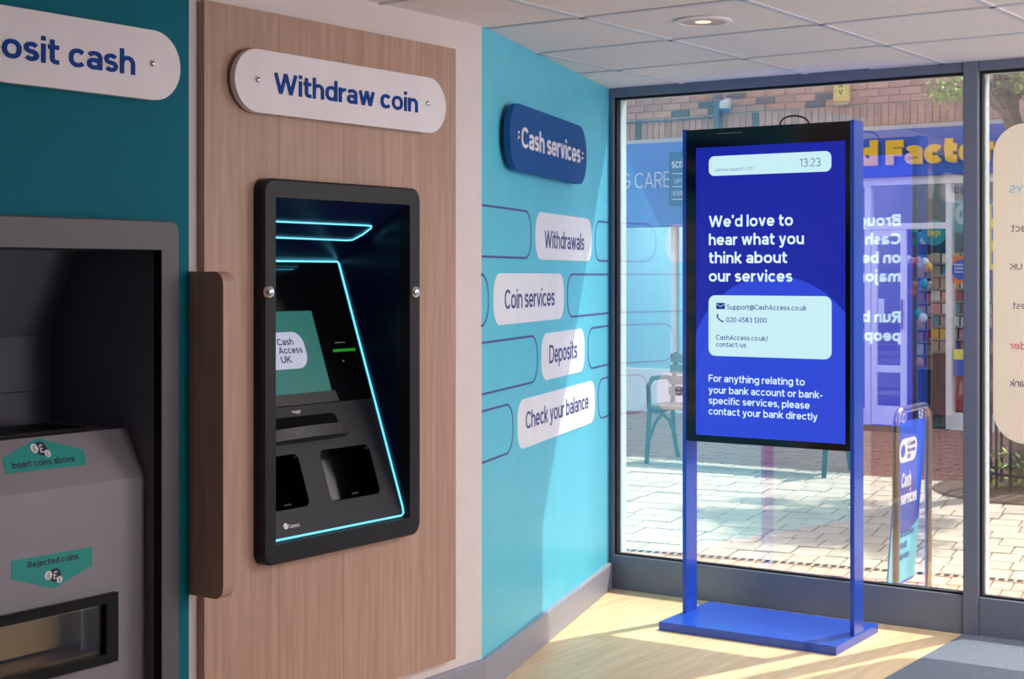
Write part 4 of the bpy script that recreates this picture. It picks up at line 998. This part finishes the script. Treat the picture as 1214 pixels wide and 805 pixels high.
part('pane', MB().box(xw1, xw1+1.9, .0, .008, .14, 2.39), 'shopglass', S2)
part('pane', MB().box(xw1+2.0, FX1-.1, .0, .008, .14, 2.39), 'shopglass', S2); part('pane', MB().box(DIV+.15, xd0, .0, .008, .14, 2.39), 'shopglass', S2)
part('sill', MB().box(xw1, FX1, -.08, .08, gz, .14), 'white_paint', S2); part('sill', MB().box(DIV+.05, xd0, -.08, .08, gz, .14), 'white_paint', S2)
# glazed door leaf
xl0, xl1 = fxs(1034.5), fxs(1075)
dr_ = part('door', MB().ring([(xl0, gz+.01), (xl1, gz+.01), (xl1, tzr-.035), (xl0, tzr-.035)], [(xl0+.055, .18), (xl1-.055, .18), (xl1-.055, tzr-.1), (xl0+.055, tzr-.1)], -.06, -.02), 'white_paint', S2)
zr = FF.P(1050, 437, -.03)[1]
part('door_rail', MB().box(xl0+.055, xl1-.055, -.055, -.025, zr-.035, zr+.035), 'white_paint', dr_); part('door_glass', MB().box(xl0+.055, xl1-.055, -.042, -.038, .18, tzr-.1), 'shopglass', dr_)
part('door_handle', MB().tube([(xl1-.03, -.09, .95), (xl1-.03, -.09, 1.25)], .012, 8), 'steel', dr_)
# lights in the shop
for px, yy_ in ((1057, .9), (1090, 2.0)):
    x = FF.P(px, 232, yy_)[0]; solo('tube_lamp', FF, MB().box(x-.6, x+.6, yy_, yy_+.08, 2.6, 2.66, .01), 'tube_light', at=(x, yy_, 2.6), label='fluorescent tube lamp inside the card shop, '+('nearer the glass' if yy_ < 1 else 'farther back'), cat='light')
    for zc in (0,):
        part('stem', MB().box(x-.01, x+.01, yy_+.03, yy_+.05, 2.66, 2.72), 'white_paint', bpy.data.objects[[o.name for o in COL.objects if o.name.startswith('tube_lamp')][-1]])
l_ = bpy.data.lights.new('shop_fill', 'AREA'); l_.energy = 90; l_.size = 3; lo_ = bpy.data.objects.new('shop_fill', l_); COL.objects.link(lo_); lo_.location = FF.w(5.0, 1.4, 2.55)
l_ = bpy.data.lights.new('shop_fill', 'AREA'); l_.energy = 120; l_.size = 3; lo_ = bpy.data.objects.new('shop_fill', l_); COL.objects.link(lo_); lo_.location = FF.w(-.5, 1.4, 2.55)  # added fill without a fixture, brightens the optician interior
# shelves & cards
rng = random.Random(11)
CN = dict(c_white='white', c_pink='pink', c_teal='teal', c_tan='tan', c_gold='gold', c_red='red', c_blue='blue', cream='cream', c_green='green')
ORD = ['lowest', 'second', 'third', 'fourth', 'fifth', 'sixth', 'seventh', 'eighth', 'ninth']
def rack(xc, wd, yy_, z0, z1, n, label):
    where = 'doorway' if 'doorway' in label else 'display window'
    t = thing('card_rack', FF, (xc, yy_, z0), label, 'shelf')
    part('back_panel', MB().box(xc-wd/2, xc+wd/2, yy_+.1, yy_+.14, .02, z1+.1), 'shop_blue', t)
    for i in range(n):
        z = z0+(z1-z0)*i/n; part('shelf', MB().box(xc-wd/2, xc+wd/2, yy_-.02, yy_+.1, z-.02, z), 'mid_grey', t)
        x = xc-wd/2+.02
        while x < xc+wd/2-.11:
            w_ = rng.uniform(.07, .1); h_ = min(rng.uniform(.09, .13), (z1-z0)/n-.03); c = rng.choice(['c_white', 'c_pink', 'c_teal', 'c_tan', 'c_gold', 'c_red', 'c_blue', 'cream', 'c_white', 'cream'])
            solo('greeting_card', FF, MB().box(x, x+w_, yy_, yy_+.012, z, z+h_), c, at=(x+w_/2, yy_, z), label='%s greeting card on the %s shelf of the %s rack' % (CN[c], ORD[i], where), cat='card', group='greeting cards on the shop racks')
            x += w_+.02
rack(FF.P(1112, 400, 1.2)[0], .5, 1.2, .5, 1.75, 9, 'card rack inside the shop doorway, behind the door opening')
rack(FF.P(1150, 400, .8)[0], .85, .8, .7, 1.75, 8, 'card rack inside the shop display window')
def balls(name, pts, cols, yy_, label, cat, group, rb):
    for i, (px, py) in enumerate(pts):
        x, z = FF.P(px, py, yy_); r = rb*rng.uniform(.85, 1.2)
        solo(name, FF, MB().ball((x, yy_, z), r, (1, 1, 1.1)), cols[i % len(cols)], at=(x, yy_, z), smooth=True, label=CN[cols[i % len(cols)]]+' '+label+(PLC[name][i]), cat=cat, group=group)
PLC = dict(balloon=[', top left', ', left of centre', ', low centre', ', right', ', lowest', ', top right'], soft_toy=[', top row far left', ', top row second', ', top row third', ', top row right end', ', hanging below the top row', ', top row middle', ', middle group left', ', middle group lower', ', middle group right', ', lower pair upper', ', lower pair lower', ', lowest of all'])
balls('balloon', [(1084, 274), (1090, 280), (1095, 285), (1101, 279), (1086, 287), (1098, 273)], ['c_green', 'c_teal', 'c_white', 'c_white', 'c_green', 'c_green'], .5, 'balloon in the cluster behind the door glass', 'balloon', 'balloons in the card shop', .036)
balls('soft_toy', [(1076, 308), (1082, 310), (1088, 309), (1096, 311), (1100, 317), (1092, 314), (1085, 338), (1083, 346), (1095, 336), (1088, 372), (1094, 377), (1090, 430)], ['c_white', 'c_pink', 'c_pink', 'c_white', 'c_gold', 'c_white', 'c_tan', 'c_tan', 'c_teal', 'c_teal', 'c_white', 'c_tan'], .6, 'soft toy just inside the shop door', 'toy', 'soft toys in the card shop', .045)
# posters in the shop
def shopposter(px0_, px1_, py0_, py1_, m_, label, yy_=-.012, rnd_=False):
    x0, z1 = FF.P(px0_, py0_, yy_); x1, z0 = FF.P(px1_, py1_, yy_)
    t = thing('shop_poster', FF, ((x0+x1)/2, yy_, z0), label, 'poster')
    part('sheet', MB().plate(circ((x0+x1)/2, (z0+z1)/2, (z1-z0)/2) if rnd_ else [(x0, z0), (x1, z0), (x1, z1), (x0, z1)], yy_, yy_+.008), m_, t); return t, x0, x1, z0, z1
t, x0, x1, z0, z1 = shopposter(1094, 1120, 261, 291, 'c_teal', 'round teal hanging poster with yellow lettering inside the shop doorway', .3, True)
letters('bags', x0+.05, x1-.04, (z0+z1)/2-.03, .07, .3, 'c_lemon', t, bold=.03)
t, x0, x1, z0, z1 = shopposter(1130, 1150, 304, 336, 'c_orange', 'orange poster with a blue disc in the shop display window')
part('disc', MB().plate(circ((x0+x1)/2, (z0+z1)/2, .1), -.016, -.012), 'c_blue', t)
for s, zz_ in (('Balloon', .04), ('Inflation', .005), ('Service', -.03)): letters(s, (x0+x1)/2-.07, (x0+x1)/2+.07, (z0+z1)/2+zz_, .022, -.016, 'print_white', t, bold=.02)
t, x0, x1, z0, z1 = shopposter(1130.5, 1150, 414, 446, 'c_blue', 'blue and yellow poster low in the shop display window')
part('yellow_band', MB().plate([(x0, z1-.1), (x1, z1-.1), (x1, z1), (x0, z1)], -.016, -.012), 'c_lemon', t)
t, x0, x1, z0, z1 = shopposter(1130, 1185, 238, 275, 'c_teal', 'teal banner with a pale letter G hanging in the shop display window', .2)
letters('G', x0+.02, x0+.16, z0+.08, .2, .2, 'c_white', t, bold=.05)
t, x0, x1, z0, z1 = shopposter(1172, 1186, 242, 320, 'c_lemon', 'tall yellow and blue poster right of the mullion')
for k in range(3): part('blue_block', MB().plate([(x0+.03, z0+.06+k*.22), (x1, z0+.06+k*.22), (x1, z0+.18+k*.22), (x0+.03, z0+.18+k*.22)], -.016, -.012), 'c_blue', t)
t, x0, x1, z0, z1 = shopposter(1041, 1048, 354, 372, 'c_white', 'small white notice on the shop door glass', -.05)
x, z = FF.P(1140, 490, .3)
solo('gift_bag', FF, MB().loft([[(x-.08, .26, .14), (x+.08, .26, .14), (x+.08, .36, .14), (x-.08, .36, .14)], [(x-.05, .28, .62), (x+.06, .28, .62), (x+.06, .34, .62), (x-.05, .34, .62)]]), 'c_red', at=(x, .3, .14), label='tall red bag standing in the shop display window', cat='bag')

# ---- bench
def bench(px, yb_, rz, label):
    Y = 2700/(yb_-325)*(1.5-gz)/1.5; X = (px-607)/1800*Y; f = Fr((X, Y), (math.cos(rz), math.sin(rz)))
    t = thing('street_bench', f, (.75, 0, gz), label, 'bench', None)
    for x in (0, 1.5):
        e = part('end_frame', MB().tube([(x, -.05, gz), (x, -.02, .2), (x, .0, .42), (x, -.02, .6), (x, .05, .66), (x, .3, .66), (x, .38, .62)], .02, 8)
             .tube([(x, .5, gz), (x, .42, .2), (x, .4, .42), (x, .46, .85)], .02, 8).tube([(x, .0, .4), (x, .2, .38), (x, .4, .4)], .02, 8)
             .tube([(x, -.02, .15), (x, .1, .3), (x, .22, .36), (x, .34, .3), (x, .46, .15)], .014, 8), 'iron', t, smooth=True)
    for k in range(5): part('seat_slat', MB().box(-.03, 1.53, .0+k*.082, .065+k*.082, .42, .445, .004, 1), 'bench_wood', t)
    for k in range(4): part('back_slat', MB().box(-.03, 1.53, .385+k*.012, .41+k*.012, .5+k*.09, .57+k*.09, .004, 1), 'bench_wood', t)
bench(770, 549, WW.ang, 'dark iron and timber bench on the paving behind the left window pane')
bench(735-62, 552, WW.ang+2.6, 'dark bench end at the far left of the window')

# ---- pavement sign
AW, AD = WW.P(1062, 600, .55)[0], .30
SF = Fr(WW.w(0, 0).xy, WW.x)
ax, az = SF.P(1062, 488, .35)
y0_ = .32; y1_ = .82
def prj(x, y, z): p = SF.w(x, y, z); return CX+F*p.x/p.y
lo_y, hi_y = .15, 2.0
for _ in range(40):
    mid = (lo_y+hi_y)/2
    if prj(ax, mid, 1) < 1100.5: lo_y = mid
    else: hi_y = mid
y0_ = .35; y1_ = mid
zt_ = .80
zt_ = 1.5-(488-325)/1800*SF.w(ax, y0_, 0).y
sb = thing('pavement_sign', SF, (ax, (y0_+y1_)/2, gz), 'tubular steel pavement sign with a blue and cyan hanging panel just outside the window', 'pavement sign')
r = .075
pts = [(ax, y0_, gz+.02), (ax, y0_, zt_-r)]+[(ax, y0_+r-r*math.cos(math.radians(a)), zt_-r+r*math.sin(math.radians(a))) for a in (15, 30, 45, 60, 75, 90)] + \
      [(ax, y1_-r+r*math.sin(math.radians(a)), zt_-r+r*math.cos(math.radians(a))) for a in (0, 15, 30, 45, 60, 75, 90)]+[(ax, y1_, gz+.02)]
part('frame', MB().tube(pts, .0165, 14), 'steel', sb, smooth=True)
part('foot', MB().box(ax-.25, ax+.25, y0_-.03, y0_+.03, gz, gz+.03, .006), 'steel', sb); part('foot', MB().box(ax-.25, ax+.25, y1_-.03, y1_+.03, gz, gz+.03, .006), 'steel', sb)
ptz, pbz = zt_-.055, .06
sw = lambda z: -.055*(ptz-z)/(ptz-pbz)
def pn(y, z, d): return (ax+sw(z)+d, y, z)
ya, yb_2 = y0_+.035, y1_-.045
def spanel(loop, d0, d1, m_, name, parent, label=None): return part(name, MB().loft([[pn(a, b, d1) for a, b in loop], [pn(a, b, d0) for a, b in loop]]), m_, parent, label=label)
lp_ = rrect(ya, yb_2, pbz, ptz, .03, 5)
pp = spanel(lp_, -.003, .003, 'aboard_blue', 'panel', sb)
zc = ptz-(ptz-pbz)*.62
arcp = [(ya+(yb_2-ya)*i/16, zc-.05+.05*(2*i/16-1)**2) for i in range(17)]
spanel([(ya+.002, pbz+.012)]+[(a, b) for a, b in reversed(list(reversed(arcp)))]+[(yb_2-.002, pbz+.012)], .003, .0036, 'aboard_cyan', 'cyan_print', pp)
spanel([p for p in reversed([(ya+.002, zc-.0)]+[])]+arcp[::-1]+[(ya+.002, zc)]+[(ya+(yb_2-ya)*(.5-.5*math.cos(math.pi*i/12)), zc+(.2*math.sin(math.pi*i/12))) for i in range(1, 12)]+[(yb_2, zc)], .003, .0034, 'aboard_navy', 'navy_print', pp)
spanel(rrect(ya+.03, ya+.27, ptz-.19, ptz-.08, .05, 6), .003, .004, 'print_white', 'badge', pp)
spanel(circ(ya+.08, ptz-.135, .03, 16), .004, .0045, 'aboard_blue', 'badge_disc', pp)
def st_(s, a, b, z, cap, m_, bo=.02):
    vs, fs = glyphs(s, bo, .5); mn = min(v.x for v in vs); mx = max(v.x for v in vs)
    mb = MB(); mb.faces([pn(a+(v.x-mn)/(mx-mn)*(b-a), z+v.y*cap/CAPH, .0042+.001*(v.z+.5)) for v in vs], fs); part('lettering', mb, m_, pp)
wtp = yb_2-ya; ZT = lambda py: 1.5-(py-325)/1800*SF.w(ax, ya+.1, 0).y
st_('Cash', ya+.085, ya+wtp*.58, ZT(579), .068, 'print_white', .03); st_('services', ya+.095, ya+wtp*.84, ZT(600), .062, 'print_white', .03)
st_('Cash', ya+.14, ya+.24, ptz-.115, .02, 'aboard_navy'); st_('Access', ya+.14, ya+.25, ptz-.145, .02, 'aboard_navy'); st_('UK', ya+.14, ya+.19, ptz-.175, .02, 'aboard_navy')
for s, py, b in (('all customers', 640, .86), ('of the UK\'s', 654, .6), ('major banks', 667, .7)): st_(s, ya+.12, ya+wtp*b, ZT(py), .032, 'aboard_navy', .0)
for y_ in (ya+.06, yb_2-.06): part('hanging_ring', MB().tube([(ax+.0, y_+.02*math.cos(a), zt_-.035+.026*math.sin(a)) for a in [2*math.pi*i/14 for i in range(14)]], .004, 6, closed=True), 'chrome', sb)

# ---- tree, guard and bed
Yt = 10.6; Xt = (1222-607)/1800*Yt
TF = Fr((Xt, Yt), (1, 0))
bedt = thing('tree_bed', TF, (0, 0, gz), 'round bed of dark mulch around the street tree', 'planting bed')
part('mulch', MB().lathe([(.68, -.005), (.66, .012), (.4, .03), (.1, .04)], (0, 0, gz), n=30), 'mulch', bedt)
part('kerb', MB().ring(circ(0, 0, .92, 30), circ(0, 0, .86, 30), 0, 1), 'bed', bedt) if False else None
tree = thing('street_tree', TF, (0, 0, gz), 'street tree with pale bark and fresh yellow green leaves at the right edge', 'tree')
tb = MB(); leafc = []
tb.tube([(0, 0, gz), (-.02, 0, .9), (-.06, .0, 1.9), (-.02, .02, 2.35)], .12, 10, rs=[.13, .1, .09, .09])
rt_ = random.Random(5)
def branch(p, d, ln, r, dep):
    pts = [p]; q = Vector(p); d = Vector(d).normalized()
    for i in range(4):
        d = (d+Vector((rt_.uniform(-.2, .2), rt_.uniform(-.2, .2), rt_.uniform(-.08, .14)))).normalized(); q = q+d*ln/4; pts.append(q.copy())
    tb.tube(pts, r, 6, rs=[r, r*.85, r*.7, r*.55, r*.4])
    if dep < 3:
        for i in (2, 3, 4, 4):
            dd = (d+Vector((rt_.uniform(-1, 1), rt_.uniform(-1, 1), rt_.uniform(-.5, .5)))).normalized(); branch(pts[i], dd, ln*.62, r*.45, dep+1)
    if dep >= 2:
        for q in pts[1:]: leafc.append(q)
for d in ((-.45, -.1, .9), (-.3, .2, 1), (.3, -.3, 1), (.7, .2, .7), (.1, -.5, .9), (.5, -.25, .6), (.1, .6, .8)): branch(Vector((-.04, 0, 2.15+rt_.uniform(0, .2))), d, .72, .07, 0)
part('trunk', tb, 'bark', tree, smooth=True)
lm = MB()
for c in leafc:
    if rt_.random() < .3: continue
    for _ in range(9):
        p = c+Vector((rt_.gauss(0, .07), rt_.gauss(0, .07), rt_.gauss(0, .05))); s_ = rt_.uniform(.018, .035)
        u = Vector((rt_.uniform(-1, 1), rt_.uniform(-1, 1), rt_.uniform(-1, 1))).normalized(); v = u.cross(Vector((0, 0, 1))).normalized()
        lm.faces([p-u*s_, p+v*s_*.5+u*s_*.1, p+u*s_, p-v*s_*.5+u*s_*.1], [(0, 1, 2, 3)])
part('foliage', lm, 'leaf', tree, kind='stuff')
gd = thing('tree_guard', TF, (0, 0, gz), 'low dark iron railing around the street tree, below the cream panel', 'railing')
for z in (.12, .62): part('rail', MB().tube([(.3*math.cos(a), .3*math.sin(a), z) for a in [2*math.pi*i/30 for i in range(30)]], .012, 6, closed=True), 'iron', gd)
gb = MB().tube([(0, 0, gz+.01), (0, 0, .68)], .011, 6).mesh('bar', M['iron'])
for i in range(16):
    a = 2*math.pi*i/16; inst('bar', gb, gd, (.3*math.cos(a), .3*math.sin(a), gz))
lm = MB()
for _ in range(160):
    a = rt_.uniform(0, 6.28); rr = .28*math.sqrt(rt_.random()); p = Vector((rr*math.cos(a), rr*math.sin(a), gz+.03+rt_.random()*.3)); s_ = rt_.uniform(.02, .04)
    u = Vector((rt_.uniform(-1, 1), rt_.uniform(-1, 1), rt_.uniform(0, 1))).normalized(); v = u.cross(Vector((0, 0, 1))).normalized()
    lm.faces([p-u*s_, p+v*s_*.5, p+u*s_, p-v*s_*.5], [(0, 1, 2, 3)])
part('groundcover', lm, 'leaf', bedt, kind='stuff')
